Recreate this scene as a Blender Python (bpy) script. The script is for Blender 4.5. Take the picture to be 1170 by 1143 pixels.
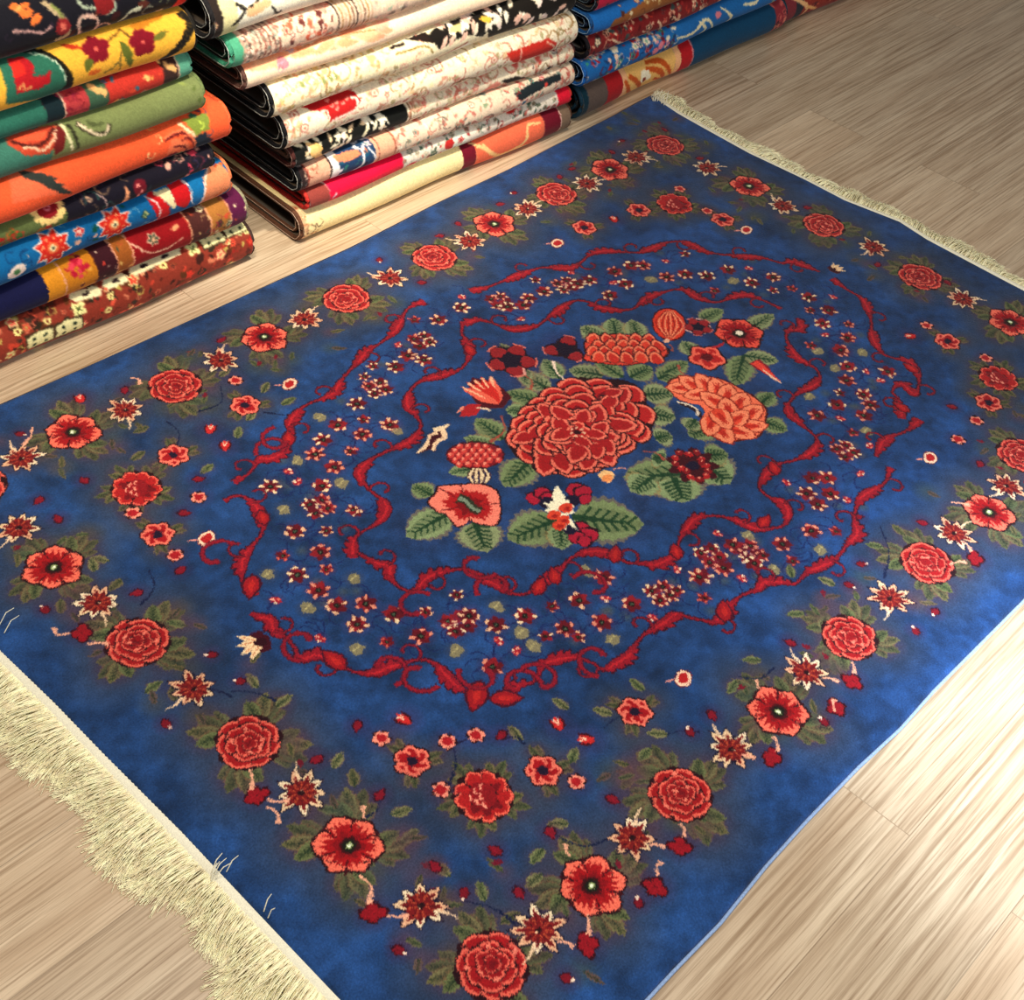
import bpy, math, random
import numpy as np
from mathutils import Matrix, Vector

# ------------------------------------------------------------------ camera, world, lights, exposure
for o in list(bpy.data.objects): bpy.data.objects.remove(o)
SC = bpy.context.scene; COL = SC.collection
PI = math.pi
W, L = 1.5, 2.1314                 # rug width and length in metres
FZ = -0.012                        # floor height; the top of the rug's pile is z = 0
CAM = np.array([-0.53718764, -0.31578111, 1.65804015])
RM = np.array([[0.68333909, -0.72387511, 0.09514473],
               [-0.46282239, -0.53027282, -0.71035637],
               [0.56466196, 0.44137916, -0.69738175]])
FP = 1577.53
cd = bpy.data.cameras.new('camera'); cam = bpy.data.objects.new('camera', cd); COL.objects.link(cam)
cd.sensor_fit = 'HORIZONTAL'; cd.sensor_width = 36; cd.lens = 36*FP/1170; cd.clip_start = .02
m = Matrix.Identity(4)
for i in range(3):
    m[i][0] = RM[0][i]; m[i][1] = -RM[1][i]; m[i][2] = -RM[2][i]; m[i][3] = CAM[i]
cam.matrix_world = m
SC.camera = cam
vs = SC.view_settings
SC.display_settings.display_device = 'sRGB'
vs.view_transform = 'Standard'; vs.look = 'None'; vs.gamma = 1; vs.use_curve_mapping = False; vs.exposure = 0.0

wd = bpy.data.worlds.new('world'); SC.world = wd; wd.use_nodes = True
wd.node_tree.nodes['Background'].inputs[0].default_value = (.95, .97, 1, 1)
wd.node_tree.nodes['Background'].inputs[1].default_value = .15

def look(o, target):
    d = Vector(target)-o.location
    o.rotation_euler = d.to_track_quat('-Z', 'Y').to_euler()
def area(name, loc, target, sx, sy, power, color):
    l = bpy.data.lights.new(name, 'AREA'); l.shape = 'RECTANGLE'; l.size = sx; l.size_y = sy; l.energy = power; l.color = color
    o = bpy.data.objects.new(name, l); COL.objects.link(o); o.location = loc; look(o, target); return o
def spot(name, loc, target, power, deg, blend, color, size=.05):
    l = bpy.data.lights.new(name, 'SPOT'); l.energy = power; l.spot_size = math.radians(deg); l.spot_blend = blend
    l.color = color; l.shadow_soft_size = size
    o = bpy.data.objects.new(name, l); COL.objects.link(o); o.location = loc; look(o, target); return o
area('window_light', (.9, -2.2, 2.0), (.8, .1, 0), 2.0, 1.5, 58, (.94, .975, 1))
area('ceiling_panel_light', (.1, .5, 2.7), (.3, .7, 0), 1.0, 1.0, 52, (1, .92, .80))
spot('stack_spotlight', (1.0, .45, 2.9), (1.25, 1.58, .46), 420, 26, .95, (1, .92, .78), .06)
spot('stack_spotlight', (-.1, .5, 2.6), (.62, 1.6, .25), 150, 40, .9, (1, .88, .68), .06)
spot('floor_spotlight', (1.6, -1.5, 2.6), (1.27, -.40, 0), 1250, 28, 1.0, (.76, .87, 1), .1)

# ------------------------------------------------------------------ helpers: naming
def tag(o, label=None, cat=None, group=None, kind=None):
    if label: o['label'] = label
    if cat: o['category'] = cat
    if group: o['group'] = group
    if kind: o['kind'] = kind
    return o
def empty(name, loc=(0, 0, 0), rz=0):
    o = bpy.data.objects.new(name, None); COL.objects.link(o); o.location = loc; o.rotation_euler = (0, 0, rz); o.empty_display_size = .05
    return o
def lin(c):
    c = np.asarray(c, float)
    return np.where(c <= .04045, c/12.92, ((c+.055)/1.055)**2.4)
def hx(s):
    s = s.lstrip('#'); return np.array([int(s[i:i+2], 16)/255 for i in (0, 2, 4)])
def mesh_obj(name, verts, faces, mat=None, parent=None, smooth=True, colors=None):
    verts = np.asarray(verts, np.float32); faces = np.asarray(faces, np.int32)
    me = bpy.data.meshes.new(name); n = faces.shape[1]
    me.vertices.add(len(verts)); me.vertices.foreach_set('co', verts.ravel())
    me.loops.add(faces.size); me.loops.foreach_set('vertex_index', faces.ravel())
    me.polygons.add(len(faces)); me.polygons.foreach_set('loop_start', np.arange(0, faces.size, n, dtype=np.int32))
    me.update(calc_edges=True)
    me.polygons.foreach_set('use_smooth', np.full(len(faces), smooth))
    if colors is not None:
        a = me.color_attributes.new('pattern', 'FLOAT_COLOR', 'POINT')
        c4 = np.ones((len(verts), 4), np.float32); c4[:, :3] = lin(np.clip(colors, 0, 1)); a.data.foreach_set('color', c4.ravel())
    me.validate()
    if mat: me.materials.append(mat)
    o = bpy.data.objects.new(name, me); COL.objects.link(o)
    if parent: o.parent = parent
    return o
def grid_faces(nu, nv, off=0, closed_v=False):
    i = np.arange(nu-1)[:, None]; j = np.arange(nv if closed_v else nv-1)[None, :]
    j2 = (j+1) % nv
    a = i*nv+j; b = (i+1)*nv+j; c = (i+1)*nv+j2; d = i*nv+j2
    return np.stack([a, b, c, d], -1).reshape(-1, 4)+off
def tube(path, rad, k=6):
    """one tube along a polyline; rad scalar or list"""
    p = np.asarray(path, float); n = len(p); rad = np.broadcast_to(rad, (n,))
    t = np.gradient(p, axis=0); t /= np.linalg.norm(t, axis=1)[:, None]+1e-12
    ref = np.array([0, 0, 1.]) if abs(t[:, 2]).mean() < .8 else np.array([1., 0, 0])
    u = np.cross(t, ref); u /= np.linalg.norm(u, axis=1)[:, None]+1e-9
    for i in range(1, n):
        if u[i] @ u[i-1] < 0: u[i] = -u[i]
    v = np.cross(t, u)
    a = np.arange(k)*2*PI/k
    V = p[:, None]+rad[:, None, None]*(np.cos(a)[None, :, None]*u[:, None]+np.sin(a)[None, :, None]*v[:, None])
    return V.reshape(-1, 3), grid_faces(n, k, 0, True)
def join(parts):
    V = []; F = []; o = 0
    for v, f in parts:
        V.append(v); F.append(f+o); o += len(v)
    return np.concatenate(V), np.concatenate(F)

# ------------------------------------------------------------------ helpers: materials
def new_mat(name):
    mt = bpy.data.materials.new(name); mt.use_nodes = True
    nt = mt.node_tree; b = nt.nodes['Principled BSDF']; return mt, nt, b
def pile_mat(name, bump=.5, scale=420, sheen=.35, mottle=.12, rough=.85, grain=.2):
    """cut wool pile coloured by the woven pattern (mesh attribute) with fibre noise"""
    mt, nt, b = new_mat(name); N = nt.nodes; K = nt.links
    at = N.new('ShaderNodeAttribute'); at.attribute_name = 'pattern'
    tc = N.new('ShaderNodeTexCoord')
    n1 = N.new('ShaderNodeTexNoise'); n1.inputs['Scale'].default_value = scale; n1.inputs['Detail'].default_value = 3
    n2 = N.new('ShaderNodeTexNoise'); n2.inputs['Scale'].default_value = 9; n2.inputs['Detail'].default_value = 4; n2.inputs['Roughness'].default_value = .62
    K.new(tc.outputs['Object'], n1.inputs['Vector']); K.new(tc.outputs['Object'], n2.inputs['Vector'])
    r1 = N.new('ShaderNodeMapRange'); r1.inputs[1].default_value = .3; r1.inputs[2].default_value = .7; r1.inputs[3].default_value = 1-grain; r1.inputs[4].default_value = 1+grain
    r2 = N.new('ShaderNodeMapRange'); r2.inputs[1].default_value = .3; r2.inputs[2].default_value = .7; r2.inputs[3].default_value = 1-mottle; r2.inputs[4].default_value = 1+mottle
    K.new(n1.outputs['Fac'], r1.inputs[0]); K.new(n2.outputs['Fac'], r2.inputs[0])
    mu = N.new('ShaderNodeMath'); mu.operation = 'MULTIPLY'; K.new(r1.outputs[0], mu.inputs[0]); K.new(r2.outputs[0], mu.inputs[1])
    sc = N.new('ShaderNodeVectorMath'); sc.operation = 'SCALE'; K.new(at.outputs['Color'], sc.inputs[0]); K.new(mu.outputs[0], sc.inputs['Scale'])
    K.new(sc.outputs[0], b.inputs['Base Color'])
    b.inputs['Roughness'].default_value = rough; b.inputs['Specular IOR Level'].default_value = .12
    b.inputs['Sheen Weight'].default_value = sheen; b.inputs['Sheen Roughness'].default_value = .4
    bp = N.new('ShaderNodeBump'); bp.inputs['Strength'].default_value = bump; bp.inputs['Distance'].default_value = .002
    K.new(n1.outputs['Fac'], bp.inputs['Height']); K.new(bp.outputs[0], b.inputs['Normal'])
    return mt
def plain_mat(name, col, rough=.9, noise=.15, scale=60, stretch=(1, 1, 1), bump=.3):
    mt, nt, b = new_mat(name); N = nt.nodes; K = nt.links
    tc = N.new('ShaderNodeTexCoord'); mp = N.new('ShaderNodeMapping'); mp.inputs['Scale'].default_value = stretch
    n1 = N.new('ShaderNodeTexNoise'); n1.inputs['Scale'].default_value = scale; n1.inputs['Detail'].default_value = 4
    K.new(tc.outputs['Object'], mp.inputs[0]); K.new(mp.outputs[0], n1.inputs['Vector'])
    cr = N.new('ShaderNodeValToRGB'); c = lin(hx(col))
    cr.color_ramp.elements[0].position = .3; cr.color_ramp.elements[1].position = .7
    cr.color_ramp.elements[0].color = (*(c*(1-noise)), 1); cr.color_ramp.elements[1].color = (*np.clip(c*(1+noise), 0, 1), 1)
    K.new(n1.outputs['Fac'], cr.inputs[0]); K.new(cr.outputs[0], b.inputs['Base Color'])
    b.inputs['Roughness'].default_value = rough; b.inputs['Specular IOR Level'].default_value = .2
    bp = N.new('ShaderNodeBump'); bp.inputs['Strength'].default_value = bump; bp.inputs['Distance'].default_value = .002
    K.new(n1.outputs['Fac'], bp.inputs['Height']); K.new(bp.outputs[0], b.inputs['Normal'])
    return mt

# ------------------------------------------------------------------ helpers: a weaver's cartoon (pattern raster in the cloth's own metres)
_rng = np.random.RandomState(5)
def smooth_noise(h, w, cell, rng):
    gh, gw = int(h/cell)+3, int(w/cell)+3
    g = rng.rand(gh, gw)
    y = np.arange(h)/cell; x = np.arange(w)/cell
    yi = y.astype(int); xi = x.astype(int); fy = (y-yi)[:, None]; fx = (x-xi)[None, :]
    fy = fy*fy*(3-2*fy); fx = fx*fx*(3-2*fx)
    a = g[yi][:, xi]; b = g[yi][:, xi+1]; c = g[yi+1][:, xi]; d = g[yi+1][:, xi+1]
    return (a*(1-fx)+b*fx)*(1-fy)+(c*(1-fx)+d*fx)*fy
class Cloth:
    def __init__(s, x0, y0, x1, y1, res, base):
        s.x0, s.y0, s.res = x0, y0, res
        s.w = int(round((x1-x0)/res))+1; s.h = int(round((y1-y0)/res))+1
        s.a = np.empty((s.h, s.w, 3), np.float32); s.a[:] = hx(base) if isinstance(base, str) else base
    def fill(s, pts, col, alpha=1.0):
        if isinstance(col, str): col = hx(col)
        p = np.asarray(pts, float); q = (p-[s.x0, s.y0])/s.res
        i0 = max(int(math.floor(q[:, 0].min()))-1, 0); i1 = min(int(math.ceil(q[:, 0].max()))+2, s.w)
        j0 = max(int(math.floor(q[:, 1].min()))-1, 0); j1 = min(int(math.ceil(q[:, 1].max()))+2, s.h)
        if i1 <= i0 or j1 <= j0: return
        SS = 3 if (i1-i0)*(j1-j0) < 90000 else 2
        o = (np.arange(SS)+.5)/SS-.5
        xs = (np.arange(i0, i1)[:, None]+o).ravel(); ys = (np.arange(j0, j1)[:, None]+o).ravel()
        ins = np.zeros((len(ys), len(xs)), bool); qn = np.roll(q, -1, 0)
        for (ax, ay), (bx, by) in zip(q, qn):
            if ay == by: continue
            lo, hi = (ay, by) if ay < by else (by, ay)
            r0 = np.searchsorted(ys, lo, 'right'); r1 = np.searchsorted(ys, hi, 'right')
            if r1 <= r0: continue
            yy = ys[r0:r1]; xc = ax+(yy-ay)*(bx-ax)/(by-ay)
            ins[r0:r1] ^= xs[None, :] < xc[:, None]
        cov = ins.reshape(j1-j0, SS, i1-i0, SS).mean((1, 3))[:, :, None]*alpha
        t = s.a[j0:j1, i0:i1]; t += (col-t)*cov
    def glow(s, c, r, col, alpha):
        if isinstance(col, str): col = hx(col)
        q = (np.asarray(c)-[s.x0, s.y0])/s.res; R = r/s.res
        i0 = max(int(q[0]-R), 0); i1 = min(int(q[0]+R)+2, s.w); j0 = max(int(q[1]-R), 0); j1 = min(int(q[1]+R)+2, s.h)
        if i1 <= i0 or j1 <= j0: return
        d = np.hypot(np.arange(i0, i1)[None, :]-q[0], np.arange(j0, j1)[:, None]-q[1])/R
        f = (np.clip(1-d, 0, 1)**1.0)[:, :, None]*alpha
        t = s.a[j0:j1, i0:i1]; t += (col-t)*f
    def line(s, pts, wd, col, alpha=1.0):
        p = spline(pts, 4) if len(pts) > 2 else np.asarray(pts, float)
        wd = np.interp(np.linspace(0, 1, len(p)), np.linspace(0, 1, len(np.atleast_1d(wd))), np.atleast_1d(wd))/2
        t = np.gradient(p, axis=0); t /= np.linalg.norm(t, axis=1)[:, None]+1e-12
        n = np.stack([-t[:, 1], t[:, 0]], 1)*wd[:, None]
        for i in range(len(p)-1):
            s.fill([p[i]+n[i], p[i+1]+n[i+1], p[i+1]-n[i+1], p[i]-n[i]], col, alpha)
    def fuzz(s, amp_m, rng, tone=.06, abrash=0):
        h, w = s.h, s.w; A = amp_m/s.res
        dx = (rng.rand(h, w)-.5)*2*A+(smooth_noise(h, w, 3, rng)-.5)*2*A
        dy = (rng.rand(h, w)-.5)*2*A+(smooth_noise(h, w, 3, rng)-.5)*2*A
        jj = np.clip(np.round(np.arange(h)[:, None]+dy).astype(int), 0, h-1); ii = np.clip(np.round(np.arange(w)[None, :]+dx).astype(int), 0, w-1)
        s.a = s.a[jj, ii]
        s.a *= (1+(rng.rand(h, w, 1)-.5)*2*tone).astype(np.float32)
    def sample(s, x, y):
        i = np.clip((x-s.x0)/s.res, 0, s.w-1.001); j = np.clip((y-s.y0)/s.res, 0, s.h-1.001)
        i0 = i.astype(int); j0 = j.astype(int); fi = (i-i0)[..., None]; fj = (j-j0)[..., None]
        a = s.a
        return (a[j0, i0]*(1-fi)+a[j0, i0+1]*fi)*(1-fj)+(a[j0+1, i0]*(1-fi)+a[j0+1, i0+1]*fi)*fj
def spline(pts, k=5, closed=False):
    p = np.asarray(pts, float); n = len(p)
    if closed: q = np.concatenate([p[-1:], p, p[:2]]); m_ = n
    else: q = np.concatenate([2*p[:1]-p[1:2], p, 2*p[-1:]-p[-2:-1]]); m_ = n-1
    out = []
    for i in range(m_):
        a, b, c, d = q[i], q[i+1], q[i+2], q[i+3]
        for t in np.arange(k)/k:
            out.append(.5*((2*b)+(c-a)*t+(2*a-5*b+4*c-d)*t*t+(3*b-a-3*c+d)*t**3))
    if not closed: out.append(p[-1])
    return np.array(out)
def rot(p, a):
    c, s_ = math.cos(a), math.sin(a); p = np.asarray(p, float)
    return np.stack([p[..., 0]*c-p[..., 1]*s_, p[..., 0]*s_+p[..., 1]*c], -1)
def ell(c, rx, ry, a=0, n=14, wob=0, lobes=0, rng=_rng):
    t = np.arange(n)*2*PI/n; k = 1+wob*np.cos(t*lobes) if lobes else 1+wob*(rng.rand(n)-.5)*2
    return rot(np.stack([rx*np.cos(t)*k, ry*np.sin(t)*k], 1), a)+np.asarray(c)
def petal(c, ang, r0, r1, wd, tip=0.0, n=7):
    """petal polygon from radius r0 to r1 about c pointing along ang"""
    t = np.linspace(0, 1, n)
    hw = wd/2*np.sin(PI*np.clip(t, 0, 1)**(.62 if tip <= 0 else .8))**(.55 if tip <= 0 else 1.0)
    x = r0+(r1-r0)*t
    up = np.stack([x, hw], 1); dn = np.stack([x, -hw], 1)[::-1]
    return rot(np.concatenate([up, dn]), ang)+np.asarray(c)

# motifs -------------------------------------------------------------
DK, RED, CRED, CORAL = '#240810', '#a3191d', '#8e1218', '#ee6650'
def scallop(c, r, lobes, depth, rotn, sx=1, sy=1, a=0, n=5):
    t = np.arange(lobes*n)*2*PI/(lobes*n); k = 1-depth*(1-np.abs(np.sin(t*lobes/2)))
    return rot(np.stack([r*sx*k*np.cos(t+rotn), r*sy*k*np.sin(t+rotn)], 1), a)+np.asarray(c)
def ring_petals(C, c, r, wd, ln, cnt, a0, edge, body, dark, sx=1, sy=1, rng=_rng, inward=.3):
    for i in range(cnt):
        a = a0+2*PI*(i+.3*(rng.rand()-.5))/cnt
        rr = r*(1+.08*(rng.rand()-.5)); w2 = wd*(1+.2*(rng.rand()-.5))
        t = np.linspace(-1, 1, 9)
        def arc(k, wk, base):
            # a scalloped shell: rounded outer rim, narrow base
            x = (rr*k)-ln*.55*(np.abs(t)**2.2); y = w2*.5*t*wk
            rim = np.stack([x, y], 1); b = np.array([[rr*k-ln*base, w2*.26*wk], [rr*k-ln*base, -w2*.26*wk]])
            p = rot(np.concatenate([rim, b]), a); p[:, 0] *= sx; p[:, 1] *= sy; return p+np.asarray(c)
        C.fill(arc(1.04, 1.14, 1.1), dark); C.fill(arc(1.0, 1.0, 1.0), edge)
        C.fill(arc(1.0-.17*ln/max(rr, 1e-6), .86, .98), body)
        if rng.rand() < .4: C.fill(arc(1.0-.5*ln/max(rr, 1e-6), .5, .9), '#6e0e16')
def rose(C, c, r, a=0, edge='#e4604e', body='#9a1419', rng=_rng, dark=DK):
    C.fill(scallop(c, r*1.06, 7, .16, a), dark)
    ring_petals(C, c, r*.99, r*.98, r*.50, 7, a, edge, body, dark, rng=rng)
    ring_petals(C, c, r*.73, r*.74, r*.42, 6, a+.5, edge, body, dark, rng=rng)
    c = np.asarray(c)+rot([r*.06, 0], a)
    ring_petals(C, c, r*.48, r*.52, r*.34, 5, a+.2, edge, '#8e1218', dark, rng=rng)
    ring_petals(C, c, r*.26, r*.34, r*.22, 3, a+.9, edge, '#8e1218', dark, rng=rng)
    for i in range(5):
        q = c+rot([r*(.15+.6*rng.rand()), 0], a+i*1.26+rng.rand()); C.fill(ell(q, r*.10, r*.055, rng.rand()*3, 8), '#ee7a64')
def poppy(C, c, r, a=0, rng=_rng, edge='#f06c55', body='#9c1016', dark=DK, n=6, eye=True, sx=1):
    c = np.asarray(c); sp = []
    for i in range(n): sp.append((a+2*PI*i/n+.12*(rng.rand()-.5), r*(.93+.14*rng.rand()), r*(1.0+.2*rng.rand())))
    for an, R_, w_ in sp: C.fill(petal(c, an, r*.1, R_*1.05+.001, w_*1.10), dark)
    for an, R_, w_ in sp:
        C.fill(petal(c, an, r*.08, R_+.0015, w_*.98), dark); C.fill(petal(c, an, r*.1, R_, w_*.92), edge)
    for an, R_, w_ in sp:
        t = np.linspace(-1, 1, 11); hgt = R_*(.86-.16*np.abs(t))-R_*.30*(np.arange(11) % 2)*(.6+.8*rng.rand(11))
        p = np.concatenate([np.stack([hgt, t*w_*.40], 1), [[0, r*.1], [0, -r*.1]]])
        C.fill(rot(p, an)+c, body)
        C.fill(petal(c, an, 0, R_*.50, w_*.36, .4), '#7c0c14')
    for i in range(n):
        an = a+2*PI*(i+.5)/n; C.line([c+rot([r*.42, 0], an), c+rot([r*.95, 0], an)], [r*.03, r*.09], '#3c0a12')
    if eye:
        C.fill(ell(c, r*.30, r*.30, 0, 12, .12, 0, rng), '#3a0a10'); C.fill(ell(c, r*.21, r*.21, 0, 12, .1, 0, rng), '#16160f')
        C.fill(ell(c, r*.11, r*.11, 0, 10), '#8f9d62'); C.fill(ell(c, r*.065, r*.065, 0, 8), '#e9efcf')
def star(C, c, r, a=0, rng=_rng, n=8):
    c = np.asarray(c); sp = []
    for i in range(n): sp.append((a+2*PI*i/n+.22*(rng.rand()-.5), r*(.86+.3*rng.rand())))
    C.glow(c, r*1.5, '#3c2030', .4)
    for an, R_ in sp: C.fill(petal(c, an, r*.1, R_*1.12, r*.54, .5), '#160e24')
    for an, R_ in sp:
        C.fill(petal(c, an, r*.35, R_*1.04, r*.35, .5), ['#ecd4ae', '#e4c096', '#dfa882'][rng.randint(3)])
        C.fill(petal(c, an, r*.1, R_*(.80+.06*rng.rand()), r*.25, .5), '#74181a')
    C.fill(ell(c, r*.56, r*.52, a, 16, .12, 0, rng), '#741518')
    for an, R_ in sp:
        C.line([c+rot([r*.2, 0], an+.3), c+rot([r*.52, 0], an+.3)], r*.05, '#b4482c'); C.line([c+rot([r*.3, 0], an), c+rot([r*.62, 0], an)], r*.035, '#3a0a12')
    C.fill(ell(c, r*.15, r*.13, 0, 8), '#22080e'); C.fill(ell(c+rot([r*.12, 0], a), r*.05, r*.04, 0, 6), '#e8b890')
    an = a+2*PI*rng.randint(n)/n+.4; C.line([c+rot([r*.6, 0], an), c+rot([r*1.05, r*.1], an), c+rot([r*1.5, 0], an)], [r*.16, r*.05], '#eec8a0')
def anemone(C, c, r, a=0, rng=_rng, edge='#e86a58', body='#9c1018', eye='#1c1026', n=6):
    for i in range(n): C.fill(petal(c, a+2*PI*i/n, r*.1, r*1.08, r*1.12), DK)
    for i in range(n):
        an = a+2*PI*i/n; C.fill(petal(c, an, r*.1, r*.98, r*.96), edge); C.fill(petal(c, an, r*.1, r*.80, r*.62), body)
    C.fill(ell(c, r*.30, r*.30, 0, 10, .15, 0, rng), eye)
    for i in range(5): C.fill(ell(np.asarray(c)+rot([r*.33, 0], 1.3*i), r*.05, r*.05, 0, 5), '#5c1420')
def peony(C, c, r, a=0, rng=_rng):
    C.fill(scallop(c, r*1.05, 9, .2, a), DK)
    ring_petals(C, c, r*.98, r*.66, r*.46, 9, a, '#f0604c', '#a81a1c', DK, rng=rng)
    C.fill(ell(c, r*.52, r*.46, a, 14, .08, 0, rng), '#86121a')
    c2 = np.asarray(c)+rot([0, -r*.12], a)
    for q in ((0, -.28), (-.22, -.1), (.2, -.1), (.02, .06), (-.34, .12), (.36, .1)):
        C.fill(ell(c2+rot([q[0]*r, q[1]*r], a), r*.13, r*.08, a+q[0], 8), '#f09078'); C.fill(ell(c2+rot([q[0]*r, (q[1]+.05)*r], a), r*.09, r*.05, a+q[0], 8), '#9c141a')
def leaf(C, c, ln, wd, a, col='#69724a', vein='#1c2c1c', rng=_rng, rim='#7c5a3c', soft=.35):
    """toothed leaf starting at c pointing along a"""
    c = np.asarray(c); n = 15; t = np.linspace(0, 1, n); hw = wd/2*np.sin(PI*t**.85)**.75; hw[1:-1] *= 1+.16*((np.arange(n-2) % 2)-.5)
    def P(k): return rot(np.concatenate([np.stack([t*ln, hw*k], 1), np.stack([t*ln, -hw*k], 1)[::-1]]), a)+c
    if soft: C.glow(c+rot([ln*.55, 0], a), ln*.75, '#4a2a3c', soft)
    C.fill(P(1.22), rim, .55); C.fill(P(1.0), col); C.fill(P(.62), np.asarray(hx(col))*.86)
    C.line([c, c+rot([ln*.82, 0], a)], [wd*.16, wd*.05], vein, .9)
    for k in (.14, .27, .40, .53, .66, .78):
        for sg in (1, -1):
            b = c+rot([ln*k, 0], a); C.line([b, b+rot([ln*.12, sg*hw.max()*.60*(1.1-k*.7)], a)], wd*.055, vein, .85)
def leaves(C, c, a, r, k=3, spread=.75, rng=_rng, dim=0):
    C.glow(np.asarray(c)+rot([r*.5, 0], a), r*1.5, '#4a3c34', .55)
    cols = ['#626a42', '#545c3a', '#6e6a44'] if not dim else ['#6a6246', '#5c5a3e', '#786650']
    for i in range(k):
        da = (i-(k-1)/2)*spread+.2*(rng.rand()-.5)
        leaf(C, c, r*(1-.18*abs(i-(k-1)/2)), r*.40, a+da, cols[i % 3], rng=rng)
def bud(C, c, r, a=0, tip='#f0c8a8', rng=_rng, body='#8a1020'):
    c = np.asarray(c)
    C.glow(c, r*2.0, '#4c1638', .4)
    C.fill(petal(c, a, -r, r*1.05, r*1.35, .3), '#2a0618'); C.fill(petal(c, a+.06, -r*.8, r*.9, r*1.05, .3), body)
    if tip: C.fill(ell(c+rot([r*.7, 0], a), r*.24, r*.24, 0, 7), tip)
def cluster(C, c, r, a=0, rng=_rng):
    c = np.asarray(c); C.glow(c, r*1.8, '#50183c', .35)
    for q in ((-.6, .1), (0, .45), (.55, .1), (0, -.4)):
        C.fill(ell(c+rot([q[0]*r, q[1]*r], a), r*.55, r*.5, a, 10, .15, 0, rng), '#2e0612')
    for q in ((-.55, .1), (0, .4), (.5, .1), (0, -.35)):
        C.fill(ell(c+rot([q[0]*r, q[1]*r], a), r*.42, r*.38, a, 9, .12, 0, rng), '#8c101c')
def stalk(C, p0, p1, bend=.2, wd=.0042, col='#f0a888'):
    p0, p1 = np.asarray(p0), np.asarray(p1); d = p1-p0; m_ = (p0+p1)/2+np.array([-d[1], d[0]])*bend
    C.line([p0, m_, p1], [wd, wd*.7, wd*1.9], col)
def tiny(C, c, r, kind, rng):
    """little meadow flower of the wreath"""
    c = np.asarray(c); n = 6 if r > .014 else 5; a = rng.rand()*6
    C.glow(c, r*1.55, '#6a2048', .45)
    tips = ['#eed0a4', '#e08a70', '#e8b48c', '#cc5c4c'][kind % 4] if isinstance(kind, int) else kind
    for i in range(n): C.fill(petal(c, a+2*PI*i/n, 0, r*1.02, r*.78), '#5e0f1c' if rng.rand() < .6 else '#861822')
    for i in range(n):
        an = a+2*PI*i/n
        if rng.rand() < .72: C.fill(ell(c+rot([r*(.66+.2*rng.rand()), 0], an), r*(.22+.14*rng.rand()), r*.17, an+(1.57 if rng.rand() < .4 else 0), 7), tips)
    C.fill(ell(c, r*.30, r*.30, 0, 8), '#16130f')
    if r > .012: C.fill(ell(c, r*.13, r*.13, 0, 6), '#4c5a44')
def tiny_small(C, c, r, rng):
    c = np.asarray(c); C.glow(c, r*1.8, '#6a2048', .4); a = rng.rand()*6
    C.fill(ell(c, r, r*.7, a, 8, .2, 0, rng), '#a01c2c')
    for i in range(3): C.fill(ell(c+rot([r*.55, 0], a+1.9*i), r*.36, r*.26, a, 6), ['#f2a890', '#f6d0ae', '#e8705c'][i])
def scroll(C, pts, w0=.0062, col='#901424', edge='#32081c', seed=1, barb=1, ends=True):
    """acanthus ribbon swelling and thinning along its length, toothed on one side"""
    rng = np.random.RandomState(seed)
    p = spline(pts, 7); seg = np.linalg.norm(np.diff(p, axis=0), axis=1); s_ = np.concatenate([[0], np.cumsum(seg)]); T = s_[-1]
    q = np.arange(0, T, .0035); x = np.interp(q, s_, p[:, 0]); y = np.interp(q, s_, p[:, 1]); p = np.stack([x, y], 1)
    ph = rng.rand()*6; wd = w0*(1.0+.75*np.sin(q/.115*2*PI+ph)+.12*np.sin(q/.012*2*PI)); wd = np.maximum(wd, w0*.38)
    t = np.gradient(p, axis=0); t /= np.linalg.norm(t, axis=1)[:, None]+1e-12; n = np.stack([-t[:, 1], t[:, 0]], 1)
    for k, c_ in ((1.75, edge), (1.0, col)):
        ex = 0 if k == 1 else .0022
        for i in range(len(p)-1):
            C.fill([p[i]+n[i]*(wd[i]+ex), p[i+1]+n[i+1]*(wd[i+1]+ex), p[i+1]-n[i+1]*(wd[i+1]+ex), p[i]-n[i]*(wd[i]+ex)], c_)
        if barb:
            for i in range(3, len(p)-3, 4):
                if wd[i] < w0*.8: continue
                sg = 1 if math.sin(q[i]/.3*PI+ph) > 0 else -1
                b = p[i]+n[i]*wd[i]*.4*sg; a_ = math.atan2(t[i][1], t[i][0])+sg*.75
                C.fill(petal(b, a_, 0, wd[i]*1.9+ex*1.5, .0095+ex*2, .4), c_)
    # light flame inside the thick parts
    for i in range(2, len(p)-3):
        if wd[i] > w0*1.15: C.fill([p[i]+n[i]*wd[i]*.25, p[i+1]+n[i+1]*wd[i+1]*.25, p[i+1]-n[i+1]*wd[i+1]*.3, p[i]-n[i]*wd[i]*.3], '#c0222a', .9)
    # curls
    for i in range(16, len(p)-8, 38):
        sg = -1 if (i//38) % 2 else 1
        curl(C, p[i], math.atan2(t[i][1], t[i][0])+sg*.9, .020, sg, w0*.7, col, edge)
def curl(C, c, a, size, sg, wd, col='#8e1426', edge='#4a0a1e'):
    k = np.linspace(0, 1, 12); th = a+sg*k*4.6; r = size*(1-k*.72)
    pts = [np.asarray(c)]
    for i in range(11): pts.append(pts[-1]+np.array([math.cos(th[i]), math.sin(th[i])])*r[i]*.42)
    C.line(pts, [wd+.003, wd*.8+.003, wd*1.5+.003], edge); C.line(pts, [wd, wd*.7, wd*1.4], col)

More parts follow.
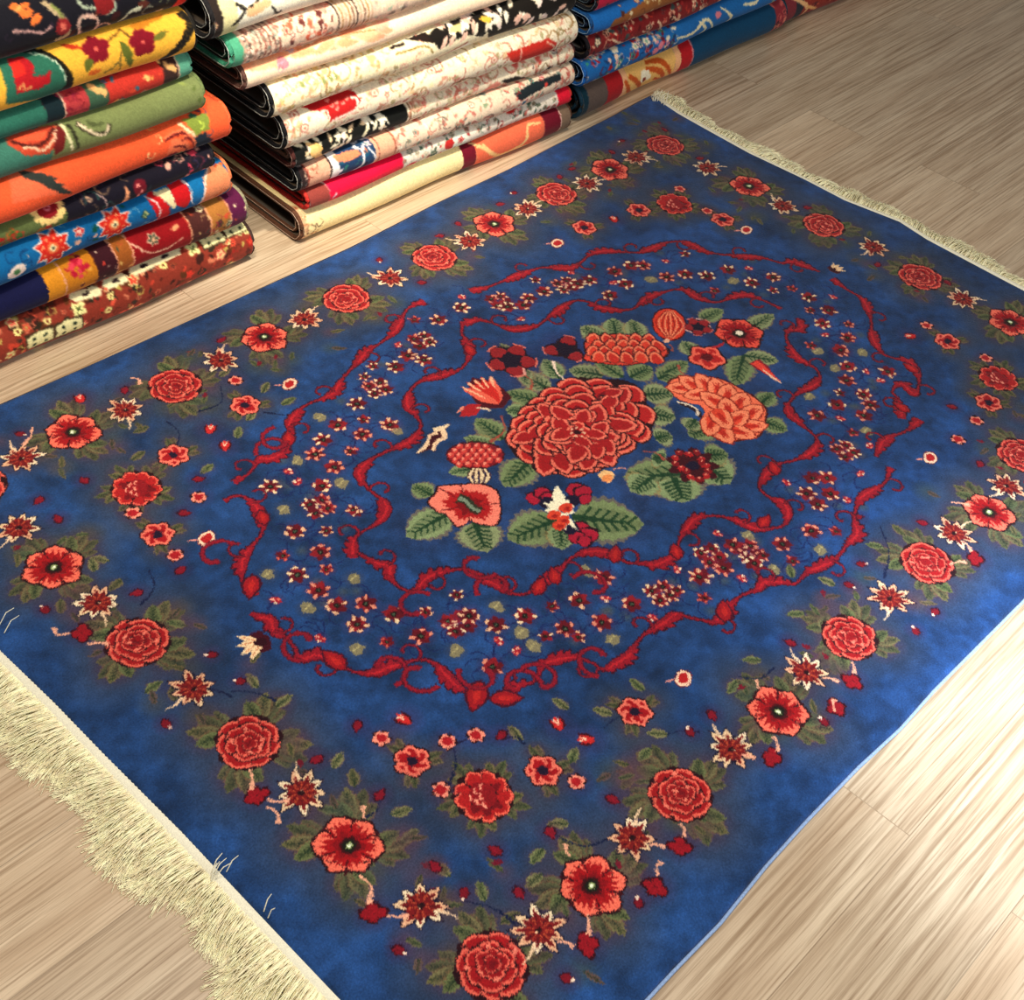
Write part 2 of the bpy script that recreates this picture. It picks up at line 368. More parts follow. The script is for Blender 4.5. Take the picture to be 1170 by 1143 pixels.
# ------------------------------------------------------------------ floor
def make_floor():
    mt, nt, b = new_mat('oak_laminate'); N = nt.nodes; K = nt.links
    tc = N.new('ShaderNodeTexCoord')
    mp = N.new('ShaderNodeMapping'); mp.inputs['Location'].default_value = (.02, .11, 0); K.new(tc.outputs['Object'], mp.inputs[0])
    br = N.new('ShaderNodeTexBrick'); br.offset = .37; br.inputs['Scale'].default_value = 1
    br.inputs['Brick Width'].default_value = 1.22; br.inputs['Row Height'].default_value = .165
    br.inputs['Mortar Size'].default_value = .0009; br.inputs['Mortar Smooth'].default_value = .3
    br.inputs['Color1'].default_value = (0, 0, 0, 1); br.inputs['Color2'].default_value = (1, 1, 1, 1); br.inputs['Mortar'].default_value = (.5, .5, .5, 1)
    K.new(mp.outputs[0], br.inputs['Vector'])
    # shift grain from plank to plank
    sh = N.new('ShaderNodeVectorMath'); sh.operation = 'SCALE'; sh.inputs['Scale'].default_value = 7.3; K.new(br.outputs['Color'], sh.inputs[0])
    ad = N.new('ShaderNodeVectorMath'); ad.operation = 'ADD'; K.new(mp.outputs[0], ad.inputs[0]); K.new(sh.outputs[0], ad.inputs[1])
    def noise(sx, sy, scale, detail, rough=.5, dist=0):
        m2 = N.new('ShaderNodeMapping'); m2.inputs['Scale'].default_value = (sx, sy, 1); K.new(ad.outputs[0], m2.inputs[0])
        n = N.new('ShaderNodeTexNoise'); n.inputs['Scale'].default_value = scale; n.inputs['Detail'].default_value = detail; n.inputs['Roughness'].default_value = rough; n.inputs['Distortion'].default_value = dist
        K.new(m2.outputs[0], n.inputs['Vector']); return n
    broad = noise(1.0, 9, 2.2, 4, .6, .4); fine = noise(1.5, 70, 3.4, 5, .6, .2); pores = noise(4, 190, 4, 2, .6)
    m3 = N.new('ShaderNodeMapping'); m3.inputs['Scale'].default_value = (.9, 7.5, 1); K.new(ad.outputs[0], m3.inputs[0])
    wv = N.new('ShaderNodeTexWave'); wv.wave_type = 'RINGS'; wv.inputs['Scale'].default_value = 1.9; wv.inputs['Distortion'].default_value = 7; wv.inputs['Detail'].default_value = 3; wv.inputs['Detail Scale'].default_value = .9
    K.new(m3.outputs[0], wv.inputs['Vector'])
    def mix(fac, a, c, mode='MIX', f=None):
        x = N.new('ShaderNodeMix'); x.data_type = 'RGBA'; x.blend_type = mode
        if f is not None: x.inputs[0].default_value = f
        else: K.new(fac, x.inputs[0])
        for s_, i in ((a, 6), (c, 7)):
            if isinstance(s_, tuple): x.inputs[i].default_value = s_
            else: K.new(s_, x.inputs[i])
        return x.outputs[2]
    def ramp(src, p0, p1, c0=(0, 0, 0, 1), c1=(1, 1, 1, 1)):
        r = N.new('ShaderNodeValToRGB'); r.color_ramp.elements[0].position = p0; r.color_ramp.elements[1].position = p1
        r.color_ramp.elements[0].color = c0; r.color_ramp.elements[1].color = c1; K.new(src, r.inputs[0]); return r.outputs[0]
    c = lambda s_: (*lin(hx(s_)), 1)
    base = mix(ramp(broad.outputs['Fac'], .32, .68), c('#c0a688'), c('#dcc6a8'))
    base = mix(ramp(fine.outputs['Fac'], .46, .74), base, c('#8f7254'))
    knot = noise(1.3, 3.2, 1.5, 1, .5, 0)
    km = N.new('ShaderNodeMath'); km.operation = 'MULTIPLY'; km.inputs[1].default_value = .55; K.new(ramp(knot.outputs['Fac'], .50, .62), km.inputs[0])
    rw = N.new('ShaderNodeMath'); rw.operation = 'MULTIPLY'; K.new(km.outputs[0], rw.inputs[1])
    K.new(ramp(wv.outputs['Fac'], .70, .98), rw.inputs[0])
    base = mix(rw.outputs[0], base, c('#8a6c4c'))
    pr = N.new('ShaderNodeMath'); pr.operation = 'MULTIPLY'; pr.inputs[1].default_value = .35
    K.new(ramp(pores.outputs['Fac'], .56, .74), pr.inputs[0]); base = mix(pr.outputs[0], base, c('#7d6648'))
    tone = mix(br.outputs['Color'], (.90, .90, .90, 1), (1.06, 1.04, 1.02, 1))
    base = mix(None, base, tone, 'MULTIPLY', 1.0)
    mo = N.new('ShaderNodeMath'); mo.operation = 'MULTIPLY'; mo.inputs[1].default_value = .55; K.new(br.outputs['Fac'], mo.inputs[0])
    base = mix(mo.outputs[0], base, c('#6e5840'))
    K.new(base, b.inputs['Base Color'])
    b.inputs['Roughness'].default_value = .34; b.inputs['Specular IOR Level'].default_value = .8
    bp = N.new('ShaderNodeBump'); bp.inputs['Strength'].default_value = .12; bp.inputs['Distance'].default_value = .001
    K.new(fine.outputs['Fac'], bp.inputs['Height']); K.new(bp.outputs[0], b.inputs['Normal'])
    x0, x1, y0, y1 = -1.6, 5.5, -2.6, 4.2
    V = [(x0, y0, FZ), (x1, y0, FZ), (x1, y1, FZ), (x0, y1, FZ), (x0, y0, FZ-.05), (x1, y0, FZ-.05), (x1, y1, FZ-.05), (x0, y1, FZ-.05)]
    F = [(0, 1, 2, 3), (7, 6, 5, 4), (0, 4, 5, 1), (1, 5, 6, 2), (2, 6, 7, 3), (3, 7, 4, 0)]
    o = mesh_obj('floor', V, F, mt, smooth=False); o['kind'] = 'structure'
make_floor()
wall = mesh_obj('wall_back', [(-1.6, 2.4, FZ), (5.5, 2.4, FZ), (5.5, 2.4, 3.1), (-1.6, 2.4, 3.1), (-1.6, 2.5, FZ), (5.5, 2.5, FZ), (5.5, 2.5, 3.1), (-1.6, 2.5, 3.1)], [(0, 1, 2, 3), (7, 6, 5, 4), (0, 4, 5, 1), (3, 2, 6, 7), (1, 5, 6, 2), (0, 3, 7, 4)], plain_mat('plaster', '#cfc6b6', .9, .04, 40), smooth=False)
wall['kind'] = 'structure'

# ------------------------------------------------------------------ the blue rug's cartoon, in metres on the rug
def RP(x, y):
    """the spot of the rug (metres) that the reference photo shows at x, y"""
    d = RM.T @ np.array([(x-585)/FP, (y-571.5)/FP, 1.]); k = -CAM[2]/d[2]; p = CAM+k*d; return p[:2]
BLUE = '#1d3c6b'
C = Cloth(0, 0, L, W, .0015, BLUE)
rg = np.random.RandomState(11)
def ang(a): return a
CEN = np.array([L/2, W/2])
def mirror4(p):
    return [p, (L-p[0], p[1]), (p[0], W-p[1]), (L-p[0], W-p[1])]

roses = [(200, 440), (396, 340), (496, 293), (636, 221), (760, 165), (941, 257), (1052, 316), (157, 732), (284, 847), (561, 1104), (778, 907), (971, 727), (1060, 643), (1168, 520)]
poppies = [(83, 493), (302, 384), (565, 255), (697, 193), (856, 212), (1155, 367), (61, 647), (399, 966), (676, 1012), (890, 812), (1130, 585)]
stars = [(143, 468), (252, 411), (24, 523), (21, 602), (111, 687), (221, 786), (344, 905), (481, 1035), (616, 1063), (722, 957), (836, 855), (922, 767), (1017, 683), (1090, 609), (1150, 555), (446, 317), (348, 364), (537, 275), (603, 238), (671, 209), (727, 179), (808, 191), (894, 235), (998, 282), (1101, 341)]
anems = [(198, 519), (280, 462), (180, 609), (471, 869), (621, 880), (726, 812), (668, 259), (730, 239), (826, 250), (1083, 389), (1130, 459)]
peonies = [((156, 557), .042), ((552, 909), .043), ((771, 232), .042), ((1141, 431), .040)]
smalls = [(227, 567), (200, 633), (436, 843), (504, 902), (544, 839), (637, 276), (1059, 371), (1116, 480), (1095, 502), (659, 893), (269, 434), (152, 585), (808, 240), (777, 215), (1127, 408), (511, 847)]
rings = [(331, 438), (781, 774), (1063, 523), (853, 262), (236, 614), (637, 277)]
tulips = [(91, 455, 1.2), (240, 490, .8), (671, 844, 2.4), (638, 827, 1.2), (462, 822, 1.7), (257, 509, .9), (1041, 383, 2.5), (702, 250, 1.0)]
buds_w = [(23, 495), (274, 777), (190, 826), (241, 747), (530, 1021), (456, 1086), (648, 1118), (789, 835), (971, 668), (985, 644), (1069, 699), (1047, 720), (730, 1031), (432, 295), (586, 219), (710, 160), (943, 824), (51, 695)]
buds_d = [(142, 445), (252, 387), (96, 548), (44, 571), (66, 592), (156, 676), (362, 867), (434, 908), (408, 829), (497, 990), (593, 1020), (566, 972), (700, 913), (814, 816), (903, 733), (1054, 597), (629, 951), (573, 839), (206, 650), (227, 546), (210, 585), (482, 322), (571, 232), (523, 254), (502, 268), (639, 201), (653, 192), (699, 173), (1120, 530), (1088, 464), (760, 147), (800, 180), (923, 237), (1003, 302), (980, 590), (1083, 322)]
clusters = [(93, 722), (292, 908), (426, 1042), (672, 1079), (777, 966), (884, 865), (975, 777), (1115, 638), (749, 1013), (956, 808)]
# a few units under the frame's edge, taken from the same border by symmetry
R0, P0_ = .047, .047
offset = [('rose', .157, W-.157), ('rose', L-.157, .157), ('poppy', .345, .16), ('rose', L-.54, .157), ('poppy', L-.345, .16), ('star', .24, .15), ('star', .26, W-.15), ('rose', .155, W-.157)]
def near_any(p, lst, d):
    return any(math.hypot(p[0]-q[0], p[1]-q[1]) < d for q in lst)
big = [RP(*p) for p in roses+poppies]
# -- soft olive-brown knots of foliage behind every large flower
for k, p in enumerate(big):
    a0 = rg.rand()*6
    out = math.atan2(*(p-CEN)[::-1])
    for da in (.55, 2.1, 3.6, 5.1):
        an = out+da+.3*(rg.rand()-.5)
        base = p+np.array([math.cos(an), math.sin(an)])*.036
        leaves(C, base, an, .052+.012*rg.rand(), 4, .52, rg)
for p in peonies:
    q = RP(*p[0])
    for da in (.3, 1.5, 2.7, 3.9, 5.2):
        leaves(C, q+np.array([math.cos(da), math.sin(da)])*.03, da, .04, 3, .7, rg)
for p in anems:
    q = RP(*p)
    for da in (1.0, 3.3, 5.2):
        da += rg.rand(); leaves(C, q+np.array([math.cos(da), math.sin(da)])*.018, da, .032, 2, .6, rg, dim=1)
for (x, y, a) in [(294, 785, 1), (315, 807, -.4), (380, 878, 0), (406, 899, 1), (447, 931, -.5), (459, 963, 0), (387, 927, 2), (515, 1002, 1.2), (596, 846, 1), (652, 872, 0), (650, 941, 2), (621, 969, 3), (619, 998, 3.1), (554, 1030, 1), (571, 1055, -.7), (763, 838, 2), (744, 854, 3.1), (737, 789, 1.5), (700, 815, 2), (650, 810, 1.6), (723, 885, 3), (870, 753, 2), (842, 776, 3.2), (920, 700, 2), (1034, 612, 1), (1010, 625, 2), (165, 790, 0), (200, 800, 1), (70, 700, 1), (213, 714, 2), (124, 640, 2), (108, 652, 1), (250, 430, 0), (322, 462, 0), (270, 500, .5), (282, 480, 0), (150, 525, 0), (230, 540, 0), (140, 660, 3), (300, 448, .5), (170, 486, 3), (945, 703, 3), (905, 660, .4), (955, 668, 1.5)]:
    leaf(C, RP(x, y), .032, .015, a+rg.rand()*.5, ['#6d744a', '#646040', '#7a7850'][rg.randint(3)], rng=rg)
# dusty brown-violet shoots scattered through the border
for i in range(230):
    u = rg.rand()*2*(L+W)
    dd = .10+.155*rg.rand()
    if u < L: q = (u, dd)
    elif u < L+W: q = (L-dd, u-L)
    elif u < 2*L+W: q = (u-L-W, W-dd)
    else: q = (dd, u-2*L-W)
    if near_any(q, big, .04): continue
    C.glow(q, .022+.014*rg.rand(), ['#5a3a44', '#4e4438', '#3c4640'][rg.randint(3)], .6)
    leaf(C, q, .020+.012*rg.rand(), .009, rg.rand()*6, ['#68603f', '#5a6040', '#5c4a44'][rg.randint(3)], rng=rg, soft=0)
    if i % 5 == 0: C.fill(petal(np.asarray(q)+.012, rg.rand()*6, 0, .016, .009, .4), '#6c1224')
# dark stems linking the border
def dark_stem(a, b, bend): stalk(C, RP(*a), RP(*b), bend, .0025, '#0e1838')
for a, b, k in [((264, 789), (315, 800), .1), ((221, 786), (264, 795), .1), ((530, 1030), (590, 1056), .1), ((629, 951), (700, 957), -.2), ((763, 838), (800, 836), .1), ((690, 830), (735, 812), .1), ((843, 772), (885, 762), -.2), ((434, 908), (416, 935), .2), ((515, 840), (512, 900), .1), ((545, 839), (520, 850), 0), ((573, 845), (600, 850), .3), ((190, 480), (200, 512), .2), ((170, 650), (160, 690), .2), ((252, 440), (225, 470), .3), ((350, 470), (300, 470), .1), ((1005, 600), (1010, 660), .1)]:
    dark_stem(a, b, k)
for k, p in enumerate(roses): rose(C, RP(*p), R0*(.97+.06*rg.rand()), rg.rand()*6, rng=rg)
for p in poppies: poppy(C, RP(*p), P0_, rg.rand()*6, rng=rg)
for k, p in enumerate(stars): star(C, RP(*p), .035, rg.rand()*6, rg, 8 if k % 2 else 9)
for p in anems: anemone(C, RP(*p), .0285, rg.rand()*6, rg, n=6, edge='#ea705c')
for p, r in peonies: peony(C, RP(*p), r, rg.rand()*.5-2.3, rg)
for kind, x, y in offset:
    q = np.array([x, y])
    if kind == 'rose' and not near_any(q, [RP(*p) for p in roses], .06): rose(C, q, R0, 1, rng=rg)
    if kind == 'poppy' and not near_any(q, big, .06): poppy(C, q, P0_, 1, rg)
for p in smalls:
    q = RP(*p); C.glow(q, .03, '#4c1c3c', .4); C.fill(scallop(q, .0155, 5, .3, rg.rand()*6), DK); C.fill(scallop(q, .0135, 5, .3, rg.rand()*6), '#f08c74'); C.fill(ell(q, .0085, .0085, 0, 8, .2, 0, rg), '#a41820')
for p in rings:
    q = RP(*p); C.fill(ell(q, .019, .014, .4, 12), '#5a1024'); C.fill(ell(q, .017, .0125, .4, 12), '#f6cfae'); C.fill(ell(q, .0115, .0085, .4, 12, .15, 0, rg), '#b01c20')
    C.line([q+rot([.016, 0], 2.6), q+rot([.030, 0], 2.6)], [.004, .002], '#e89080')
for x, y, a in tulips:
    q = RP(x, y); C.glow(q, .035, '#4c1c3c', .4)
    for da in (-.35, .35, 0): C.fill(petal(q-rot([.012, 0], a), a+da, 0, .028, .013, .4), '#3a0814' if da else '#c82c28'); 
    for da in (-.3, .3): C.fill(petal(q-rot([.010, 0], a), a+da, 0, .023, .008, .4), '#c02424'); C.line([q, q+rot([.012, 0], a+da)], .0022, '#f6c4a4')
for p in buds_w: bud(C, RP(*p), .0115, rg.rand()*6, '#f6d8c0', rg, '#74101f')
for p in buds_d: bud(C, RP(*p), .0125, rg.rand()*6, None, rg, '#7c1022')
for p in clusters: cluster(C, RP(*p), .0185, rg.rand()*6, rg)
for a, b, k in [((286, 878), (287, 903), .05), ((305, 913), (330, 914), -.12), ((304, 922), (318, 940), .25), ((411, 1000), (422, 1032), .2), ((443, 1046), (466, 1046), -.1), ((671, 1044), (673, 1068), .05), ((637, 1076), (655, 1082), .1), ((778, 941), (782, 956), .1), ((742, 965), (760, 968), .1), ((884, 840), (890, 858), .1), ((848, 862), (864, 866), .1), ((974, 755), (977, 768), .1), ((940, 773), (960, 779), .1), ((1100, 618), (1110, 630), .1), ((1085, 645), (1104, 642), .1), ((416, 935), (414, 921), 0), ((651, 978), (646, 964), .1), ((868, 785), (864, 775), 0), ((1087, 574), (1108, 577), 0), ((640, 582), (640, 590), 0), ((80, 722), (62, 716), .4), ((100, 735), (125, 735), .1), ((752, 1000), (756, 985), .2), ((956, 812), (954, 798), .1), ((148, 430), (160, 438), .2), ((37, 487), (26, 508), .1)]:
    stalk(C, RP(*a), RP(*b), k)

# -- wreath of acanthus scrolls, outer and inner
outer = [
 [(267, 550), (285, 539), (297, 523), (309, 523), (327, 513), (335, 497), (331, 482), (348, 463), (379, 450), (390, 434), (398, 424), (410, 412), (421, 400), (441, 387), (455, 373), (465, 353), (485, 343)],
 [(256, 571), (272, 565), (290, 574), (301, 594), (298, 610), (285, 626), (277, 641), (277, 665), (284, 675), (297, 676)],
 [(287, 700), (299, 704), (310, 708), (314, 722), (327, 728), (336, 738), (343, 752), (362, 748), (380, 754), (406, 767), (429, 768), (444, 762), (456, 759), (482, 753), (500, 760), (512, 773), (528, 787), (546, 795)],
 [(577, 796), (592, 783), (612, 777), (620, 759), (641, 752), (658, 750), (678, 757), (690, 764), (704, 757), (718, 748), (727, 735), (739, 722), (760, 710), (772, 701), (795, 706), (806, 708), (817, 709), (831, 697), (845, 681), (867, 672), (873, 665), (892, 664), (909, 666), (923, 653), (936, 648), (955, 638), (969, 621), (980, 609), (976, 592), (983, 570), (999, 559), (1011, 551), (1018, 534)],
 [(1001, 522), (1011, 502), (1036, 492), (1052, 479)],
 [(1031, 478), (1027, 457), (1020, 446), (1031, 438), (1046, 450), (1050, 430), (1040, 413), (1020, 408), (1008, 402), (997, 385), (995, 362), (985, 341), (969, 331), (951, 318)],
 [(937, 310), (906, 299), (893, 300), (872, 294), (840, 291), (809, 287), (786, 276), (766, 275), (748, 281), (732, 287), (701, 286), (687, 286), (673, 291), (656, 304), (639, 306), (619, 305), (591, 314), (561, 326), (537, 332)]]
inner = [
 [(403, 637), (403, 625), (408, 611), (434, 595), (441, 576), (421, 558), (410, 541), (421, 527), (445, 514), (468, 504), (481, 487), (474, 473), (466, 464), (467, 450), (479, 436), (505, 429), (529, 419), (538, 398), (528, 381), (529, 366)],
 [(408, 631), (431, 643), (445, 647), (447, 661), (459, 672), (474, 674), (488, 660), (508, 653), (534, 650), (551, 661), (566, 667), (580, 676), (600, 678), (617, 668), (633, 657), (643, 647), (651, 638), (666, 631), (682, 629), (703, 633), (717, 642), (737, 643), (751, 644), (770, 633), (778, 614), (792, 594), (806, 589), (827, 590), (848, 597), (866, 604), (884, 603), (896, 599), (901, 588), (894, 573), (880, 568), (868, 557), (874, 544), (885, 531), (906, 526), (926, 517), (934, 502), (917, 485), (900, 468), (910, 450), (934, 437), (934, 422), (911, 407), (899, 386), (902, 377), (916, 374), (911, 362)],
 [(893, 352), (869, 341), (848, 336), (819, 344), (796, 338), (776, 329), (742, 338), (721, 352), (690, 351), (670, 343), (653, 344), (629, 360), (612, 372), (585, 376), (564, 369), (546, 365), (530, 370)]]
# navy tendrils and dusky blossoms filling the band between the two scrolls
band = [(340, 656, 2), (373, 650, 1), (364, 673, 2), (385, 691, 2), (418, 689, 2), (315, 685, 0), (408, 713, 2), (366, 729, 0), (450, 701, 2), (486, 699, 1), (523, 712, 3), (536, 703, 2), (481, 726, 2), (442, 733, 1), (567, 713, 2), (600, 703, 2), (570, 732, 0), (590, 743, 0), (563, 761, 2), (522, 679, 1), (624, 726, 1),
 (662, 685, 2), (692, 683, 0), (722, 689, 2), (756, 677, 3), (774, 674, 1), (690, 659, 2), (631, 692, 1), (802, 657, 2), (774, 650, 0), (805, 682, 1), (688, 710, 2), (646, 717, 2), (661, 727, 1), (746, 705, 0),
 (812, 634, 3), (827, 648, 2), (799, 658, 2), (856, 630, 3), (838, 622, 2), (862, 643, 2), (872, 634, 1), (848, 660, 0), (820, 609, 0), (894, 621, 2), (906, 640, 1), (927, 606, 2), (929, 546, 2), (922, 564, 2), (935, 576, 2), (899, 551, 0), (955, 607, 1), (945, 546, 2), (949, 564, 2), (968, 571, 0), (983, 541, 0), (966, 515, 3), (975, 494, 1), (934, 474, 2), (987, 474, 2), (961, 478, 0), (957, 462, 2), (995, 462, 2), (987, 450, 2), (968, 434, 2), (969, 418, 2), (1015, 424, 2), (1006, 434, 0), (990, 424, 0), (960, 448, 1), (962, 401, 2), (927, 394, 1), (943, 382, 0), (994, 509, 0),
 (808, 314, 2), (832, 307, 2), (859, 322, 2), (884, 316, 2), (884, 331, 1), (905, 329, 1), (856, 306, 0), (817, 331, 1), (924, 339, 2), (926, 354, 1), (947, 354, 2), (940, 369, 2), (970, 370, 1), (969, 385, 2), (961, 399, 2), (952, 339, 0), (783, 289, 1), (783, 312, 2), (762, 315, 2), (761, 297, 0), (735, 302, 2), (721, 302, 2), (703, 309, 2), (701, 322, 0), (715, 323, 2), (697, 336, 2), (674, 319, 2), (653, 310, 0), (646, 325, 3), (660, 323, 2), (612, 319, 1), (622, 332, 2), (604, 340, 2), (598, 348, 2), (570, 343, 3), (580, 350, 2), (595, 364, 0), (527, 351, 2), (501, 365, 2), (482, 389, 3), (474, 365, 1), (455, 394, 0), (528, 339, 0),
 (431, 443, 3), (466, 406, 2), (484, 411, 2), (452, 419, 2), (426, 418, 1), (416, 430, 1), (408, 461, 2), (416, 479, 1), (414, 496, 2), (445, 485, 2), (407, 585, 1), (403, 514, 0), (386, 485, 2), (369, 502, 2), (400, 515, 1), (360, 518, 2), (382, 533, 2), (309, 555, 2), (330, 538, 0), (340, 550, 0), (368, 554, 2), (364, 578, 3), (403, 582, 1), (337, 606, 2), (373, 606, 1), (366, 630, 2), (323, 634, 1)]
bq = [RP(x, y) for x, y, k in band]
for q in bq:
    for i in range(3):
        a = rg.rand()*6; st = q+rot([.014, 0], a); c1 = st+rot([.022, 0], a+.6); c2 = c1+rot([.018, 0], a+1.7)
        C.line([q, st, c1, c2], [.0028, .0016], '#101c4e', .85)
    if rg.rand() < .45:
        q2 = q+rot([.03, 0], rg.rand()*6); C.glow(q2, .014, '#5c5848', .5)
for x, y in [(306, 655), (352, 694), (404, 661), (408, 741), (521, 743), (568, 692), (596, 722), (610, 738), (671, 652), (700, 729), (324, 581), (366, 476), (390, 552), (340, 526), (453, 492), (856, 612), (885, 650), (938, 628), (985, 402), (990, 492), (955, 420), (925, 452), (934, 400), (838, 320), (745, 318)]:
    q = RP(x, y); C.glow(q, .022, '#5a4a50', .55); C.fill(ell(q, .013, .011, rg.rand()*3, 10, .25, 0, rg), '#81785a'); C.line([q-[.008, 0], q+[.008, .003]], .0025, '#b0a470')
for i, (x, y, k) in enumerate(band):
    q = bq[i]
    if k == 0: tiny_small(C, q, .0095, rg)
    elif k == 1: tiny(C, q, .0125, rg.randint(4), rg)
    elif k == 2: tiny(C, q, .0185, rg.randint(3), rg)
    else:
        for j in range(4): tiny(C, q+rot([.016, 0], j*1.6+.5), .0155, rg.randint(3), rg)
for i, s_ in enumerate(outer): scroll(C, [RP(*p) for p in s_], .0050, seed=i+2)
for i, s_ in enumerate(inner): scroll(C, [RP(*p) for p in s_], .0050, seed=i+12)
# heart-shaped leaf pairs and cream lilies where the scrolls meet
for x, y, a, r in [(545, 793, -2.6, .030), (577, 797, -.7, .026), (383, 754, 1.6, .026), (287, 668, -2.4, .026), (616, 670, .4, .022), (634, 658, 1.0, .02), (828, 698, .7, .024), (873, 596, .2, .02), (885, 535, .9, .02), (1031, 465, 1.5, .02), (1042, 420, 1.5, .02), (703, 633, .6, .022), (773, 630, .9, .02), (537, 400, 1.2, .02), (300, 590, -2, .02), (330, 500, 1, .02)]:
    q = RP(x, y); C.fill(petal(q, a, -r, r*1.2, r*1.3, .4), '#400a20'); C.fill(petal(q, a, -r*.85, r*1.02, r*1.0, .4), '#96141e'); C.fill(petal(q, a, -r*.5, r*.6, r*.4, .4), '#b82221')
for x, y, a in [(452, 783, 0), (620, 785, 1), (684, 772, 2), (501, 783, 3), (524, 763, 4), (594, 766, 0), (492, 679, 2), (546, 680, 1), (567, 655, 3), (343, 755, 2), (267, 620, 2), (293, 519, 1), (314, 487, 3), (654, 660, 0)]:
    curl(C, RP(x, y), a, .034, 1 if (x+y) % 2 else -1, .0068)
def lily(C, c, a, r):
    C.fill(petal(c, a, -r*.6, r*1.1, r*1.7), '#3c0818')
    for da in (-.75, -.25, .25, .75):
        C.fill(petal(c, a+da, r*.1, r*1.5, r*.46, .4), '#f5d0a0'); C.line([c+rot([r*.3, 0], a+da), c+rot([r*1.2, 0], a+da)], r*.06, '#c87850')
    C.fill(petal(c, a, -r*.4, r*.5, r*.7, .3), '#2c0612')
lily(C, RP(298, 732), 2.9, .026); lily(C, RP(953, 308), -.1, .018)

# -- the bouquet in the middle
def G(pts): return np.array([RP(*p) for p in pts])
def E(x, y, rx, ry, n=18):
    t = np.arange(n)*2*PI/n; return np.array([RP(x+rx*math.cos(k), y+ry*math.sin(k)) for k in t])
def vleaf(p0, p1, wd, col='#7d9060'):
    a_, b_ = RP(*p0), RP(*p1); d = b_-a_; leaf(C, a_, float(np.hypot(*d)), wd, math.atan2(d[1], d[0]), col, '#15351f', rg, '#a08050', .25)
for p0, p1, wd in [((639, 592), (580, 617), .075), ((654, 590), (736, 599), .095), ((640, 600), (642, 628), .045), ((515, 585), (464, 614), .062), ((542, 596), (556, 631), .070), ((494, 566), (471, 554), .04), ((606, 526), (576, 556), .06), ((576, 502), (543, 478), .05), ((566, 510), (530, 500), .035),
                   ((628, 445), (592, 424), .05), ((620, 460), (578, 448), .05), ((640, 432), (622, 410), .045), ((600, 470), (578, 468), .04), ((690, 428), (650, 422), .05), ((712, 430), (680, 410), .04), ((720, 430), (745, 418), .05), ((752, 432), (780, 420), .05), ((760, 425), (786, 412), .04), ((735, 450), (770, 448), .06), ((742, 470), (772, 478), .06), ((748, 500), (768, 496), .05),
                   ((705, 384), (700, 362), .05), ((690, 386), (664, 372), .05), ((730, 384), (722, 364), .045), ((855, 375), (884, 358), .04), ((850, 405), (840, 440), .055), ((850, 405), (890, 412), .045), ((868, 462), (884, 448), .04), ((872, 480), (900, 492), .045), ((812, 486), (788, 498), .055), ((795, 478), (786, 490), .04), ((790, 540), (712, 545), .080), ((770, 545), (782, 574), .085), ((745, 545), (722, 562), .06), ((800, 525), (834, 552), .085), ((805, 520), (832, 518), .055), ((760, 525), (745, 520), .05), ((795, 405), (780, 388), .04), ((800, 365), (826, 352), .04), ((590, 412), (572, 392), .03), ((545, 535), (512, 540), .03), ((600, 420), (600, 440), .03)]:
    vleaf(p0, p1, wd, ['#839466', '#78885a', '#8a9468'][rg.randint(3)])
def rad_(P, c, th):
    d = P-c; an = np.arctan2(d[:, 1], d[:, 0]); o_ = np.argsort(an); return float(np.interp((th+PI) % (2*PI)-PI, an[o_], np.hypot(d[:, 0], d[:, 1])[o_], period=2*PI))
# great peony
pc = RP(660, 493)
poly = G([(581, 488), (590, 478), (598, 464), (614, 453), (625, 443), (644, 441), (651, 432), (668, 430), (682, 435), (693, 432), (717, 434), (735, 446), (735, 455), (749, 471), (744, 492), (730, 506), (710, 516), (703, 529), (682, 536), (651, 545), (635, 536), (612, 538), (604, 527), (590, 522), (579, 504)])
C.fill(spline(poly, 3, True), DK)
def peony_ring(k, cnt, wd, ln, a0, edge, body):
    for i in range(cnt):
        th = a0+2*PI*i/cnt
        # radius of the outline in this direction
        d = poly-pc; an = np.arctan2(d[:, 1], d[:, 0]); o_ = np.argsort(an); R = np.interp((th+PI) % (2*PI)-PI, an[o_], np.hypot(d[:, 0], d[:, 1])[o_], period=2*PI)*k
        t = np.linspace(-1, 1, 9)
        def arc(kk, wk, bs):
            rim = np.stack([R*kk-ln*.5*np.abs(t)**2.2, wd*.5*t*wk], 1)
            return rot(np.concatenate([rim, [[R*kk-ln*bs, wd*.24*wk], [R*kk-ln*bs, -wd*.24*wk]]]), th)+pc
        C.fill(arc(1.0+.003/R, 1.12, 1.1), '#300810'); C.fill(arc(1, 1, 1), edge); C.fill(arc(1-.0062/R, .84, 1), body)
        if rg.rand() < .5: C.fill(arc(1-.017/R, .45, .8), '#74101a')
for k, cnt, wd, ln, a0 in [(1.0, 17, .062, .045, 0), (.86, 15, .058, .045, .2), (.72, 13, .055, .042, .5), (.58, 11, .052, .040, .1), (.44, 9, .046, .034, .4), (.31, 7, .040, .03, 0), (.19, 5, .032, .024, .6)]:
    peony_ring(k, cnt, wd, ln, a0+.1*rg.rand(), '#f1725a', ['#b41d1e', '#a3181c'][rg.randint(2)])
for i in range(34):
    th = rg.rand()*2*PI; R_ = rad_(poly, pc, th)*(.25+.62*rg.rand()); q = pc+rot([R_, 0], th); a_ = th+1.4*(rg.rand()-.5); w_ = .024+.016*rg.rand()
    C.fill(petal(q, a_, -w_*.7, w_*.72+.003, w_*1.22), '#300810'); C.fill(petal(q, a_, -w_*.7, w_*.72, w_*1.1), '#ee705a'); C.fill(petal(q, a_, -w_*.75, w_*.50, w_*.8), '#a3181c')
for i in range(7): C.fill(ell(pc+rot([.012, 0], i*.9), .004, .003, 0, 6), '#f4b490')
C.fill(ell(pc, .007, .007, 0, 8), '#2c0810')
